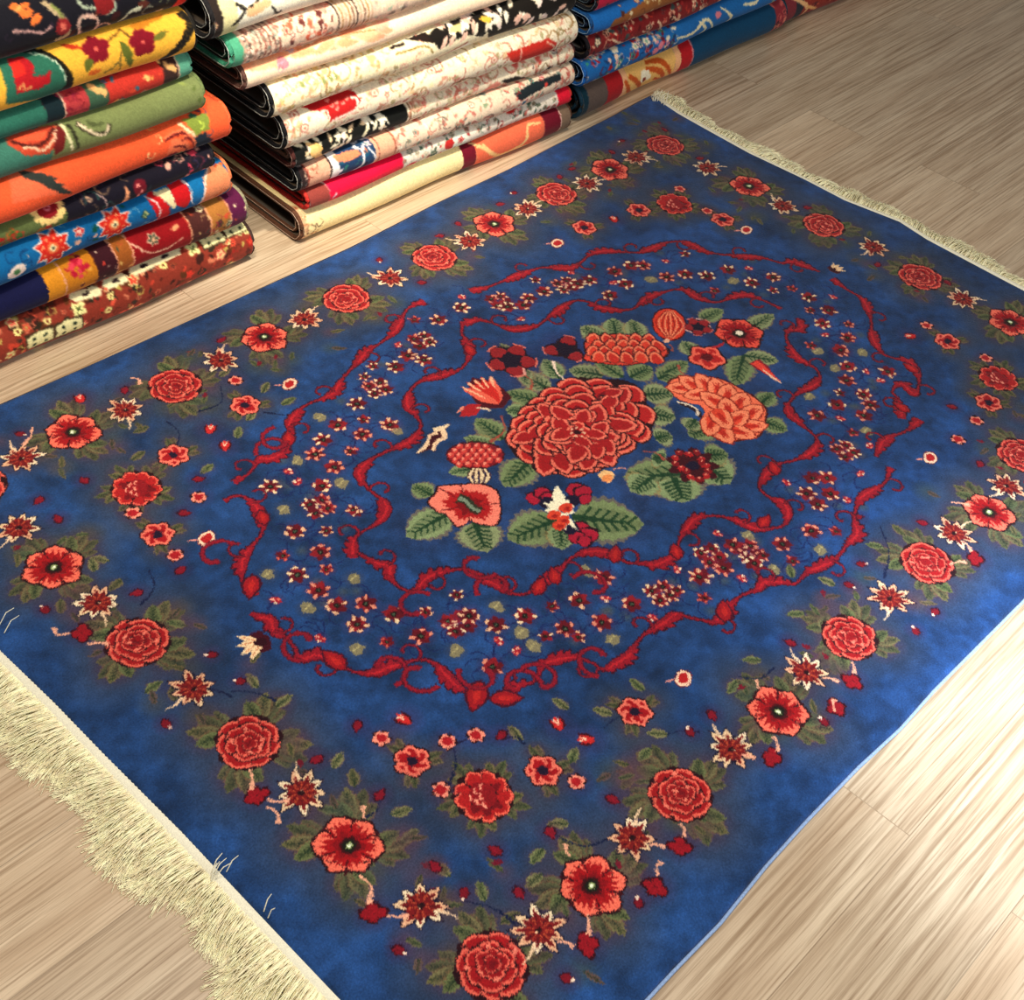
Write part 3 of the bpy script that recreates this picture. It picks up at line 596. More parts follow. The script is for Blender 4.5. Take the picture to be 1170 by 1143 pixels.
# coral poppy, lower left of the bouquet
c0 = RP(537, 578); pp = G([(490, 574), (500, 562), (502, 556), (526, 554), (547, 553), (566, 560), (571, 575), (570, 595), (560, 600), (546, 598), (537, 594), (530, 600), (521, 600), (511, 588), (500, 584)])
C.fill(spline(c0+(pp-c0)*1.06, 3, True), DK); C.fill(spline(pp, 3, True), '#f7806a')
for i in range(26):
    th = i*2*PI/26; C.fill(petal(c0, th, .0, rad_(pp, c0, th)*(.66+.16*rg.rand()), .018, .3), '#ac181b')
for i in range(14):
    th = i*2*PI/14+.3; C.fill(petal(c0, th, .0, rad_(pp, c0, th)*(.42+.14*rg.rand()), .012, .3), '#7c0c14')
for x, y in [(526, 554), (571, 575), (537, 598), (503, 583), (502, 558)]: C.line([c0+(RP(x, y)-c0)*.45, RP(x, y)], [.001, .003], '#5c1018')
C.line(G([(523, 569), (533, 572), (540, 580), (549, 584)]), [.022, .016, .022], '#26301f'); C.line(G([(524, 569), (533, 573), (540, 580), (548, 584)]), [.010, .007, .010], '#7f9078')
# beaded crimson flower on a striped cream foot
C.fill(E(543, 520, 34, 16), '#3c0a14'); C.fill(E(543, 520, 32, 14.5), '#7c1420')
bc = RP(543, 519)
for i in range(6):
    for j in range(5):
        xx_, yy_ = 515+10*i+5*(j % 2), 510+5.2*j; q = RP(xx_, yy_)
        if ((xx_-543)/31)**2+((yy_-520)/14)**2 < 1: C.fill(ell(q, .0085, .006, .6, 7), '#c83a34'); C.fill(ell(q+[.001, .003], .0045, .003, .6, 6), '#f08a72')
for dx in (-10, -3, 4, 11):
    C.line(G([(547+dx*.55, 534), (547+dx, 544), (547+dx*.6, 553)]), [.006, .010, .005], '#3a1018'); C.line(G([(547+dx*.55, 535), (547+dx, 544), (547+dx*.6, 552)]), [.003, .0065, .003], '#f3d6a8')
# striped tulip and small bud to its left
tc_ = RP(570, 462); ta = math.atan2(*(RP(540, 432)-RP(570, 462))[::-1])
C.fill(petal(tc_, ta, -.012, .088, .070), '#4a0a18')
for da in (-.42, -.2, 0, .2, .42): C.fill(petal(tc_, ta+da, 0, .084, .024, .3), '#c8261f' if abs(da) < .3 else '#e8604a'); C.line([tc_+rot([.03, 0], ta+da), tc_+rot([.08, 0], ta+da)], [.003, .0055], '#f7b48c')
C.fill(petal(RP(536, 470), PI, -.03, .025, .03, .4), '#a81c22'); C.line(G([(544, 466), (556, 467), (560, 470)]), [.003, .006, .003], '#f2d0ac'); C.line(G([(522, 472), (530, 465)]), [.003, .006], '#ee8a70')
# hooked cream bud
C.fill(G([(476, 519), (484, 510), (489, 502), (490, 496), (498, 493), (504, 488), (514, 484), (508, 494), (509, 502), (500, 506), (496, 517), (490, 513), (484, 517)]), '#3c0c18'); C.line(G([(477, 518), (486, 510), (490, 502), (492, 497), (500, 495)]), [.005, .009, .006, .006, .008], '#f0c9a0'); C.line(G([(496, 492), (504, 490), (513, 485)]), [.012, .012, .004], '#f4d4aa'); C.line(G([(506, 491), (508, 500), (500, 504), (494, 515)]), [.010, .010, .008, .006], '#f0c9a0')
# dark crimson flowers, top left
def darkflower(c, r, petals, a, sx=1.0):
    C.glow(c, r*1.5, '#3c1038', .4)
    for i in range(petals): C.fill(petal(c, a+2*PI*i/petals, 0, r*1.05, r*1.0), '#1c0818')
    for i in range(petals): C.fill(petal(c, a+2*PI*i/petals, r*.35, r, r*.7), '#8e1c22'); C.line([c+rot([r*.95, -r*.28], a+2*PI*i/petals), c+rot([r*1.0, 0], a+2*PI*i/petals), c+rot([r*.95, r*.28], a+2*PI*i/petals)], r*.08, '#e07060')
    C.fill(ell(c, r*.42, r*.42, 0, 10, .2, 0, rg), '#140a20')
darkflower(RP(584, 411), .050, 5, .4); darkflower(RP(646, 398), .044, 3, 2.6)
C.line(G([(632, 412), (636, 424), (645, 433)]), [.008, .004, .003], '#f6d8c0')
C.line(G([(598, 420), (600, 428)]), [.004, .006], '#e8a090')
# flat-topped peony behind
tp = G([(670, 402), (669, 390), (680, 384), (700, 381), (725, 382), (745, 388), (763, 398), (757, 408), (740, 412), (715, 416), (690, 414), (668, 410)])
C.fill(spline(tp.mean(0)+(tp-tp.mean(0))*1.05, 3, True), DK); C.fill(spline(tp, 3, True), '#d8402e')
for row, (y0, n_) in enumerate([(386, 5), (393, 6), (400, 6), (407, 5)]):
    for i in range(n_):
        x = 678+i*(80/n_)+(row % 2)*6+3*rg.rand(); q = RP(x, y0+1.5*rg.rand()); a = .6+.5*rg.rand()
        C.fill(petal(q, a, -.020, .024, .034), '#4a0c12'); C.fill(petal(q, a, -.018, .021, .028), '#f37a58'); C.fill(petal(q, a, -.018, .014, .020), ['#c42a20', '#d83a28'][rg.randint(2)])
# ribbed lantern fruit
fc = RP(765, 369); fa = math.atan2(*(RP(765, 353)-RP(765, 385))[::-1])
C.fill(ell(fc, .056, .036, fa, 18), '#3c0812'); C.fill(ell(fc, .052, .033, fa, 18), '#d8361f')
for k in (-.8, -.45, -.1, .25, .6):
    C.line([fc+rot([-.046, k*.008], fa), fc+rot([0, k*.036], fa), fc+rot([.046, k*.008], fa)], .0035, '#f68a62')
    C.line([fc+rot([-.046, (k+.16)*.008], fa), fc+rot([0, (k+.16)*.036], fa), fc+rot([.046, (k+.16)*.008], fa)], .0025, '#8c1410')
C.fill(ell(RP(762, 388), .008, .006, 0, 8), '#f2b090')
# outlined dusky flower, red poppies, tulip on the right
C.line(G([(784, 376), (788, 367), (798, 363), (808, 368), (812, 376), (802, 380), (792, 379), (784, 376)]), .0045, '#e8b4a4'); darkflower(RP(798, 372), .030, 5, 0)
poppy(C, RP(845, 380), .052, .4, rg, '#e8503e', '#960f18'); C.fill(ell(RP(845, 379), .008, .008, 0, 8), '#f4e0c8')
anemone(C, RP(808, 407), .040, .2, rg, '#f0644e', '#b01c1c', '#5a0c14', 5)
C.line(G([(828, 390), (822, 394), (814, 396)]), [.004, .008, .004], '#b01c28')
C.line(G([(862, 412), (872, 420), (884, 430)]), [.030, .026, .008], '#8a1020'); C.line(G([(863, 413), (873, 421), (890, 435)]), [.018, .016, .006], '#e84434'); C.line(G([(872, 421), (882, 430), (893, 437)]), [.003, .006, .003], '#f4c0a0')
# coral two-part peony on the right
rp_ = G([(765, 437), (774, 431), (786, 429), (800, 430), (812, 430), (826, 433), (838, 439), (850, 446), (864, 455), (875, 468), (872, 484), (866, 497), (852, 500), (834, 503), (818, 498), (806, 492), (800, 480), (806, 471), (800, 462), (788, 460), (772, 452)])
C.fill(spline(rp_.mean(0)+(rp_-rp_.mean(0))*1.045, 3, True), '#45100f'); C.fill(spline(rp_, 3, True), '#f3704e')
for (x, y, r_, a) in [(776, 442, .030, 2.4), (790, 437, .034, 1.6), (806, 437, .036, 1.2), (820, 442, .036, .9), (832, 449, .036, .6), (846, 458, .036, .3), (860, 470, .034, 0), (862, 486, .032, -.6), (846, 493, .036, -1.2), (826, 494, .038, -1.9), (812, 486, .034, -2.6), (796, 450, .030, 2.6), (815, 456, .036, 1.6), (832, 466, .038, .8), (845, 476, .032, 0), (826, 478, .036, -2)]:
    q = RP(x, y); C.fill(petal(q, a, -r_*.9, r_*.95, r_*1.3), '#8a2016'); C.fill(petal(q, a, -r_*.85, r_*.85, r_*1.14), '#fa8760'); C.fill(petal(q, a, -r_*.9, r_*.25, r_*.62), '#e0442c')
    for da in (-.35, 0, .35): C.line([q-rot([r_*.5, 0], a), q+rot([r_*.45, 0], a+da)], [r_*.2, r_*.05], '#b8261a')
C.line(G([(776, 459), (788, 464), (798, 470), (800, 476)]), .009, '#241420'); C.line(G([(774, 458), (788, 462), (797, 468), (797, 474)]), .0042, '#f2dcc0')
# dark red blossom on the lower right leaves
q = RP(792, 531); C.fill(scallop(q, .050, 9, .35, .3), '#3c0a14')
for i in range(14):
    qq = q+rot([.018+.022*rg.rand(), 0], i*.46); C.fill(ell(qq, .009, .007, i, 7), ['#a81c20', '#7c1018'][i % 2]); C.fill(ell(qq+[.003, .003], .003, .002, 0, 5), '#f08a70')
C.fill(ell(q, .014, .012, 0, 8), '#181028')
# lily cluster between the two long leaves
for x, y, r_ in [(612, 568, .017), (620, 563, .016), (626, 568, .014), (658, 559, .017), (666, 562, .017), (668, 570, .013), (664, 604, .017), (672, 611, .018), (660, 614, .015), (668, 618, .013)]:
    q = RP(x, y); C.fill(ell(q, r_*1.15, r_*1.05, 0, 10, .15, 0, rg), '#280818'); C.fill(ell(q, r_, r_*.85, 0, 10, .15, 0, rg), '#a81830')
for x, y in [(625, 574), (654, 572), (652, 603)]: C.fill(ell(RP(x, y), .016, .014, 0, 10), '#16102a')
lc = RP(641, 583)
for tx, ty, w_ in [(636, 554, .020), (621, 574, .010), (628, 572, .010), (622, 583, .012), (650, 570, .016), (656, 577, .018), (657, 585, .014), (655, 602, .010), (646, 606, .010), (660, 606, .008), (630, 588, .012)]:
    t_ = RP(tx, ty); d = t_-lc; C.fill(petal(lc, math.atan2(d[1], d[0]), .004, float(np.hypot(*d)), w_*1.15, .5), '#f8ecc8')
for x, y in [(633, 588), (647, 580), (644, 594), (639, 600)]: C.fill(ell(RP(x, y), .013, .011, 0, 9, .12, 0, rg), '#d84028'); C.fill(ell(RP(x+1, y+1), .006, .005, 0, 7), '#a01c18')
# little orange bell under the great peony
C.fill(petal(RP(692, 540), -2.2, -.008, .026, .03, .3), '#f7c080'); C.fill(ell(RP(694, 546), .012, .009, 0, 8), '#f09050'); C.line(G([(700, 536), (708, 534), (716, 535)]), .003, '#d89080')
for a, b in [((573, 475), (560, 505)), ((735, 515), (760, 525)), ((765, 392), (768, 400)), ((790, 430), (775, 415)), ((600, 428), (606, 445))]: stalk(C, RP(*a), RP(*b), .2, .0035, '#a04838')

# soft mottling of the blue ground: dye-lot abrash plus nap shading painted in
field = smooth_noise(C.h, C.w, 70, rg)*.35+smooth_noise(C.h, C.w, 26, rg)*.33+smooth_noise(C.h, C.w, 9, rg)*.32
isblue = np.clip(1-np.abs(C.a-hx(BLUE)).sum(2)*4, 0, 1)
C.a *= (1+((field-.5)*.9*isblue))[:, :, None].astype(np.float32)
carve = np.clip((np.abs(C.a-hx(BLUE)).sum(2)-.25)*3, 0, 1)
lum = C.a.mean(2)
C.fuzz(.0012, rg, .07)

# ------------------------------------------------------------------ the blue rug
def edge_fn(pts, axis):
    """outline wobble of one edge: offsets from the straight line, sampled along it"""
    P = np.array([RP(*p) for p in pts]); o_ = np.argsort(P[:, axis]); return P[o_, axis], P[o_, 1-axis]
aX, aY = edge_fn([(0, 460), (90, 421), (182, 380), (290, 331), (400, 281), (500, 230), (585, 190), (660, 151), (700, 131)], 0)
bX, bY = edge_fn([(770, 1104), (822, 1051), (875, 985), (920, 935), (980, 873), (1029, 828), (1067, 785), (1109, 743), (1170, 682)], 0)
cX, cY = edge_fn([(0, 743), (60, 801), (119, 862), (165, 908), (206, 949), (290, 1038), (390, 1143)], 1)
dX, dY = edge_fn([(775, 128), (800, 142), (857, 174), (920, 204), (966, 228), (1029, 252), (1060, 272), (1155, 322)], 1)
def offs(t, X, Y, ref):
    o_ = np.interp(t, X, Y-ref); o_ = np.where(t < X[0], (Y[0]-ref)*np.clip(1-(X[0]-t)/.3, 0, 1), o_); return np.where(t > X[-1], (Y[-1]-ref)*np.clip(1-(t-X[-1])/.12, 0, 1), o_)
def warp(x, y):
    fa = np.clip(1-(W-y)/.14, 0, 1)**1.5; fb = np.clip(1-y/.14, 0, 1)**1.5; fc_ = np.clip(1-x/.14, 0, 1)**1.5; fd = np.clip(1-(L-x)/.14, 0, 1)**1.5
    return x+fc_*offs(y, cX, cY, 0)+fd*offs(y, dX, dY, L), y+fa*offs(x, aX, aY, W)+fb*offs(x, bX, bY, 0)
def rug_z(x, y):
    z = .0016*np.sin(x*5.1+1.2*np.sin(y*3))*np.sin(y*4.3+.7)-.0016
    z = z+.002*np.exp(-((x-L)/.06)**2-((y-W)/.09)**2)       # corner riding up against the stack
    return z
nx, ny = C.w, C.h
gx, gy = np.meshgrid(np.arange(nx)*C.res, np.arange(ny)*C.res, indexing='ij')
wx, wy = warp(gx, gy)
z = rug_z(gx, gy)-.0007*carve.T*(lum.T < .22)
ed = np.minimum(np.minimum(gx, C.res*(nx-1)-gx), np.minimum(gy, C.res*(ny-1)-gy))
z -= .0045*np.clip(1-ed/.007, 0, 1)**2
V = np.stack([wx, wy, z], -1).reshape(-1, 3); F = grid_faces(nx, ny)
colr = C.a.transpose(1, 0, 2).reshape(-1, 3)
idx = np.arange(nx*ny).reshape(nx, ny)
loop_ = np.concatenate([idx[:, 0], idx[-1, 1:], idx[-2::-1, -1], idx[0, -2:0:-1]])
lv = V[loop_].copy(); lv[:, 2] = FZ+.0015; n0 = len(V)
V = np.concatenate([V, lv]); colr = np.concatenate([colr, colr[loop_]])
k = len(loop_); i_ = np.arange(k); j_ = (i_+1) % k
F = np.concatenate([F, np.stack([loop_[i_], n0+i_, n0+j_, loop_[j_]], 1)])
rug = empty('floral_rug', (0, 0, 0))
tag(rug, 'large royal blue rug with red roses and cream fringes, lying open on the floor', 'rug')
PILE = pile_mat('wool_pile', bump=.55, scale=330, sheen=.30, mottle=.10)
mesh_obj('pile', V, F, PILE, rug, True, colr)
# selvedge cord on both long sides, edge highlight and shade put into its colour
cord = plain_mat('selvedge_lit', '#8ea6cc', .8, .2, 300)
for side in (0, 1):
    t = np.linspace(0, L, 260); yy = np.full_like(t, W if side else 0.); x_, y_ = warp(t, yy)
    pth = np.stack([x_, y_+(.0015 if side else -.0025), np.full_like(t, FZ+.0032)], 1)
    v, f = tube(pth, .0028, 6)
    o = mesh_obj('selvedge', v, f, cord if not side else plain_mat('selvedge_shaded', '#1d2c4c', .8, .2, 300), rug)
cream = plain_mat('cotton_cream', '#ffefc8', .85, .12, 90, (1, 1, 1), .2)
creamw = plain_mat('cotton_web', '#f4ecd2', .85, .12, 500, (1, 1, 1), .5)
def strands(xs, ys, dirx, length, rng, rad=.00115, droop=True):
    """many combed cotton strands leaving the short edge"""
    n = len(ys); K_ = 6; t = np.linspace(0, 1, K_)[None, :]
    ln = length*(1+.35*(rng.rand(n)-.5)+.22*np.sin(ys*23)+.15*np.sin(ys*71))
    lean = .35*np.sin(ys*9+1)+.30*np.sin(ys*37)+.30*(rng.randn(n))*.6
    curlv = .5*rng.randn(n)
    X = xs[:, None]+dirx*ln[:, None]*t*(1-.1*t)
    Y = ys[:, None]+ln[:, None]*(lean[:, None]*t*.55+curlv[:, None]*t*t*.28)
    h0 = .0035+.003*rng.rand(n)
    Z = FZ+.0014+h0[:, None]*(1-t)**1.3+.0085*rng.rand(n)[:, None]*np.sin(PI*np.clip(t*1.1, 0, 1))*(rng.rand(n)[:, None] < .55)
    P = np.stack([X, Y, Z], -1)
    r = rad*(1-.45*t)*np.ones((n, 1))
    a = np.array([0, 2*PI/3, 4*PI/3])
    dy = np.cos(a); dz = np.sin(a)
    V = P[:, :, None, :]+np.stack([np.zeros(3), dy, dz], -1)[None, None]*r[:, :, None, None]
    base = grid_faces(K_, 3, 0, True)
    Fa = (base[None]+(np.arange(n)*K_*3)[:, None, None]).reshape(-1, 4)
    V = V.reshape(-1, 3); V[:, 2] = np.maximum(V[:, 2], FZ+.0004)
    return V, Fa
fr = np.random.RandomState(3)
for side, nst, ln in ((0, 5600, .080), (1, 4200, .048)):
    ys = np.sort(fr.rand(nst))*W; xe, ye = warp(np.full(nst, L if side else 0.), ys)
    # bunch strands into loose tassels
    ye = ye+.0018*np.sin(ys*2*PI/.011)
    sgn = 1 if side else -1
    v, f = strands(xe+sgn*.011, ye, sgn, ln, fr)
    tag(mesh_obj('fringe', v, f, cream, rug), kind='stuff')
    # woven kilim web the fringe grows out of, with tight cotton wraps
    tt = np.linspace(0, W, 400); xw, yw = warp(np.full(400, L if side else 0.), tt)
    prof = [(-.002, .0070), (.003, .0092), (.008, .0088), (.013, .0062), (.017, .0030), (.019, .0006)]
    G_ = np.array([[(xw[i]+sgn*(a+.0015*(i % 2)), yw[i], FZ+b+.0007*(i % 2)) for a, b in prof] for i in range(400)])
    mesh_obj('woven_end', G_.reshape(-1, 3), grid_faces(400, len(prof)), creamw, rug)
# stray threads standing out of the near fringe and on the far corner
sp = []
for (x, y, n_, a0, r_) in [(246, 998, 6, .1, .022), (4, 722, 2, .0, .026), (304, 1052, 2, -.1, .016), (749, 116, 9, .5, .022), (742, 112, 7, -2.0, .02), (757, 118, 6, .8, .03)]:
    q = RP(x, y)
    for i in range(n_):
        a = a0+.7*(fr.rand()-.5); l_ = r_*(.6+.6*fr.rand()); h_ = .008+.012*fr.rand()
        b = q+.006*fr.randn(2)
        sp.append(tube([(b[0], b[1], .001), (b[0]+math.cos(a)*l_*.5, b[1]+math.sin(a)*l_*.5, .004+h_*.8), (b[0]+math.cos(a)*l_, b[1]+math.sin(a)*l_, .002+h_)], [.0009, .0008, .0005], 4))
v, f = join(sp); tag(mesh_obj('loose_threads', v, f, creamw, rug), kind='stuff')

# ------------------------------------------------------------------ folded carpets in three stacks
STPILE = pile_mat('folded_pile', bump=.14, scale=420, sheen=.12, mottle=.08, grain=.08)
class Stack:
    def __init__(s, p0, p1):
        s.p0 = np.array(p0, float); d = np.array(p1)-s.p0; s.ang = math.atan2(d[1], d[0]); s.u = d/np.hypot(*d); s.n = np.array([-s.u[1], s.u[0]])
    def at(s, x, y):
        """photo spot -> (distance along the stack, height above floor) on its front"""
        d = RM.T @ np.array([(x-585)/FP, (y-571.5)/FP, 1.]); k = ((s.p0-CAM[:2]) @ s.n)/(d[:2] @ s.n)
        p = CAM+k*d; return np.array([(p[:2]-s.p0) @ s.u, p[2]-FZ])
_endm = {}
def endmat(c):
    if c not in _endm: _endm[c] = plain_mat('binding_'+c.strip('#'), c, .85, .35, 220, (1, 1, 1), .6)
    return _endm[c]
BACK = plain_mat('carpet_back', '#6a5a48', .95, .25, 300)
def folded(st, a0, a1, zb, zt, base, paint, label, end='#0c0c10', end_r=None, stitch='#a8a8a0', setback=0., group=None, seed=0, depth=.46, wav=.004, inner_end=None):
    """one carpet folded over twice: an outer U of pile wrapped round an inner U, bound at the ends"""
    rng = np.random.RandomState(seed+100)
    r = (zt-zb)/2-.0006; zc = (zt+zb)/2; L_ = a1-a0; H = PI*r/2
    root = empty('folded_carpet', (0, 0, 0)); root.rotation_euler = (0, 0, st.ang)
    org = st.p0+st.u*a0+st.n*(setback+r); root.location = (org[0], org[1], FZ+zb)
    tag(root, label, 'carpet', group or {id(SL): LG, id(SM): MG, id(SR): RG}[id(st)])
    res = .002
    kk = (CAM[2]-FZ-zc)/(org[1]-r-CAM[1]); _th = np.linspace(-1.3, 2.1, 80); _f = np.sin(_th)+kk*(1-np.cos(_th))
    _i = int(np.argmin(_f)); _th = _th[_i:]; _f = _f[_i:]
    cl = Cloth(a0-.01, -H-.09, a1+.01, H+.09, res, base)
    def px(x, y):
        q = st.at(x, y); return np.array([q[0], float(np.interp((q[1]-zc-kk*setback)/r, _f, _th))*r])
    paint(cl, px, np.random.RandomState(seed), a0, a1, H)
    cl.fuzz(.0012, rng, .07)
    n = max(int(L_/.0021), 30); xs = np.linspace(0, L_, n)
    ph = rng.rand(4)*6
    def wob(x): return wav*(np.sin(x*7+ph[0])+.6*np.sin(x*17+ph[1])), .0*x
    def section(rr, back, s_pts):
        out = []
        for s_ in s_pts:
            Hh = PI*rr/2
            if abs(s_) <= Hh: th = s_/rr; out.append((-rr*math.cos(th), rr*math.sin(th)))
            else: e = abs(s_)-Hh; out.append((e, math.copysign(rr, s_)))
        return np.array(out)
    def sheet(r_o, r_i, start, depth_, fine=True, inset=0.):
        Ho = PI*r_o/2; m_ = max(int(2*Ho/.0021), 12) if fine else 16
        sp_ = np.concatenate([[-Ho-depth_, -Ho-depth_*.5, -Ho-.08], np.linspace(-Ho-.06, -Ho, 6)[:-1] if fine else [], np.linspace(-Ho, Ho, m_), np.linspace(Ho, Ho+.06, 6)[1:] if fine else [], [Ho+.08, Ho+depth_*.5, Ho+depth_]])
        so = section(r_o, 0, sp_); si = section(r_i, 0, [math.copysign(min(abs(s_), PI*r_o/2)*r_i/r_o+max(abs(s_)-PI*r_o/2, 0), s_) for s_ in sp_])
        return sp_, so, si
    t = .0105 if r > .024 else max(r*.42, .006)
    def build(name, r_o, r_i, x_in, fine, front):
        sp_, so, si = sheet(r_o, r_i, 0, depth, fine)
        X = xs[(xs >= x_in) & (xs <= L_-x_in)] if fine else np.linspace(x_in, L_-x_in, 40)
        w0, w1 = wob(X)
        # soft rounding of the ends of the roll
        e = np.clip(np.minimum(X-X[0], X[-1]-X)/.010, 0, 1); sh = .0022*(1-e)**2
        def surf(sec, sgn):
            yy = sec[None, :, 0]+front+w0[:, None]*(np.exp(-np.maximum(sec[None, :, 0], 0)/.1)); zz = r+sec[None, :, 1]*(1-sgn*sh[:, None]/max(r_o, 1e-4))
            xx = np.broadcast_to(X[:, None], yy.shape); return np.stack([xx, yy, zz], -1)
        A = surf(so, 1); B = surf(si, 0); nn, mm = A.shape[:2]
        V = np.concatenate([A.reshape(-1, 3), B.reshape(-1, 3)]); off = nn*mm
        Fo = grid_faces(nn, mm)[:, ::-1]; Fi = grid_faces(nn, mm)+off
        caps = []
        for row in (0, nn-1):
            j = np.arange(mm-1); a = row*mm+j; caps.append(np.stack([a, a+1, a+1+off, a+off], 1))
        for c_ in (0, mm-1):
            i = np.arange(nn-1); a = i*mm+c_; caps.append(np.stack([a, a+mm, a+mm+off, a+off], 1))
        cA = cl.sample(np.broadcast_to((a0+X)[:, None], (nn, mm)), np.broadcast_to(sp_[None, :], (nn, mm))).reshape(-1, 3)
        cB = np.tile(hx('#5c4c3c'), (off, 1))
        o = mesh_obj(name, V, np.concatenate([Fo, Fi]+caps), STPILE, root, True, np.concatenate([cA, cB]))
        return so, si, w0
    build('outer_fold', r, r-t, .004, True, 0.)
    r2 = r-t-.0012
    two = r2 > .007
    if two: build('inner_fold', r2, max(r2-t*.8, .0015), .008, False, .012)
    # bindings (selvedge) along the cut ends, following each U
    w0s = wob(np.array([0., L_]))[0]
    for e_i, xe in ((0, .002), (1, L_-.002)):
        for q, (ro, fr_) in enumerate([(r-t*.52, 0.)]+([(max(r2-t*.42, .004), .012)] if two else [])):
            rad = (t*.52 if q == 0 else t*.40)
            Hh = PI*ro/2; s_ = np.concatenate([[-Hh-depth*.97, -Hh-.2, -Hh-.05], np.linspace(-Hh, Hh, 15), [Hh+.05, Hh+.2, Hh+depth*.97]])
            sec = section(ro, 0, s_)
            xx = xe+(.006 if q else 0)*(1 if e_i == 0 else -1)
            wv = w0s[e_i]*np.exp(-np.maximum(sec[:, 0], 0)/.1)
            pth = np.stack([np.full(len(sec), xx), sec[:, 0]+fr_+wv, r+sec[:, 1]], 1)
            v, f = tube(pth, rad, 8)
            sv = mesh_obj('selvedge', v, f, endmat(end if (q == 0 or not inner_end) else inner_end), root)
            if stitch and e_i == 0:
                p2 = pth.copy(); p2[:, 0] -= rad*.98
                # stitched thread wanders a little
                p2[:, 1] += .0012*np.sin(np.arange(len(p2))*1.7+seed)
                v, f = tube(p2, .0008, 4); mesh_obj('stitching', v, f, endmat(stitch), sv)
    return root

# small ornaments shared by the folded carpets
def rosette(C, c, r, cols, n=8, a=0):
    for i in range(n): C.fill(petal(c, a+2*PI*i/n, 0, r, r*.8), cols[0])
    for i in range(n): C.fill(petal(c, a+2*PI*i/n, 0, r*.78, r*.5), cols[1])
    C.fill(ell(c, r*.33, r*.33, 0, 10), cols[2]); C.fill(ell(c, r*.16, r*.16, 0, 8), cols[3] if len(cols) > 3 else cols[0])
def band_(C, x0, x1, col, H, bow=.006):
    s_ = np.linspace(-H-.085, H+.085, 14); bx = -bow*np.clip(np.abs(s_)/max(H, .01), 0, 1.5)**2
    p = np.concatenate([np.stack([x0+bx, s_], 1), np.stack([x1+bx, s_], 1)[::-1]]); C.fill(p, col)
def scatter(C, rng, x0, x1, H, n, r, cols, kind=0):
    for i in range(n):
        q = np.array([x0+(x1-x0)*rng.rand(), (rng.rand()*2-1)*(H+.02)]); rr = r*(.6+.8*rng.rand()); c_ = cols[rng.randint(len(cols))]
        k = kind if kind >= 0 else rng.randint(4)
        if k == 0: C.fill(ell(q, rr, rr*.7, rng.rand()*3, 9, .3, 0, rng), c_)
        elif k == 1: rosette(C, q, rr*1.3, [c_, cols[rng.randint(len(cols))], cols[rng.randint(len(cols))]], 5, rng.rand()*3)
        elif k == 2:
            a = rng.rand()*6; C.line([q, q+rot([rr*1.5, 0], a), q+rot([rr*2.4, 0], a+.8), q+rot([rr*2.2, 0], a+1.5)], [rr*.35, rr*.2], c_)
        else: C.fill(petal(q, rng.rand()*6, 0, rr*2.2, rr*.9, .4), c_)
def PX(px, pts): return np.array([px(*p) for p in pts])

SL = Stack((.40, 1.574), (.95, 1.566)); SM = Stack((1.025, 1.549), (1.86, 1.512)); SR = Stack((1.87, 1.524), (3.0, 1.508))
X = lambda st, x, y: float(st.at(x, y)[0])
LG, MG, RG = 'folded carpets in the left stack', 'folded carpets in the middle stack', 'folded carpets in the right stack'
ZL = [0, .086, .166, .243, .292, .368, .437, .486, .566, .650, .73]
# --- left stack, bottom to top
def p_l1(C, px, rng, a0, a1, H):
    scatter(C, rng, a0, a1, H, 120, .009, ['#3c1a14', '#5c3018', '#2c2418'], 0)
    scatter(C, rng, a0, a1, H, 230, .0065, ['#c8402c', '#a81c1c', '#d87a58', '#5a2018', '#b8a050', '#e0543c', '#3c2a20'], -1)
    scatter(C, rng, a0, a1, H, 46, .008, ['#d83828', '#e8705c', '#e8d890'], 1)
    def block(x, y, w):
        m_ = px(x, y); hh = .0165; a = m_-[w, 0]; b = m_+[w, 0]
        C.fill([a+[-.003, -hh*1.2], b+[.003, -hh*1.2], b+[.003, hh*1.1], a+[-.003, hh*1.1]], '#3c2c1c')
        C.fill([a+[0, -hh], b+[0, -hh], b+[0, hh*.7], m_+[0, hh], a+[0, hh*.7]], '#efe6a8')
        for k in (-.45, .45):
            for h2 in (.25, -.6): C.fill(ell(m_+[w*k, hh*h2], .0038, .0042, 0, 7), '#1c2a20')
    late = [lambda: block(48, 388, .026), lambda: block(80, 374, .026), lambda: block(249, 266, .026), lambda: block(275, 253, .024)]
    for x0, y0, x1, y1 in [(90, 336, 117, 328), (127, 320, 148, 311), (158, 304, 212, 280)]:
        a = px(x0, y0); b = px(x1, y1); up = np.array([0, .011])
        C.fill([a-up, b-up, b+[.006, 0], b+up, a+up, a-[.008, 0]], '#efe6b4'); 
        for k in ((.5,) if x1-x0 < 40 else (.25, .7)): C.fill(ell(a+(b-a)*k, .009, .0045, .1, 8), '#2a1c20')
    for x, y in [(92, 352), (226, 281), (281, 257)]:
        q = px(x, y)
        for i in range(4): C.fill(ell(q+rot([.008, 0], i*PI/2+.7), .0085, .0065, i*PI/2+.7, 9), '#f0e89a')
        for i in range(4): C.line([q, q+rot([.008, 0], i*PI/2+.7)], .0022, '#3c4a20')
    for x, y in [(57, 367), (127, 336), (123, 353), (257, 271), (24, 380), (190, 300)]:
        q = px(x, y); C.fill(ell(q, .0085, .007, 0, 10), '#efe08c'); C.fill(ell(q, .003, .003, 0, 6), '#6a2018')
    for f_ in late: f_()
    q = px(40, 340); rosette(C, q, .034, ['#2a1020', '#e8c4a0', '#7c1c1c', '#c84830'], 12, .1); C.fill(ell(q, .017, .015, 0, 14), '#8c2420'); rosette(C, q, .012, ['#c84830', '#5c1418', '#c86048'], 8)
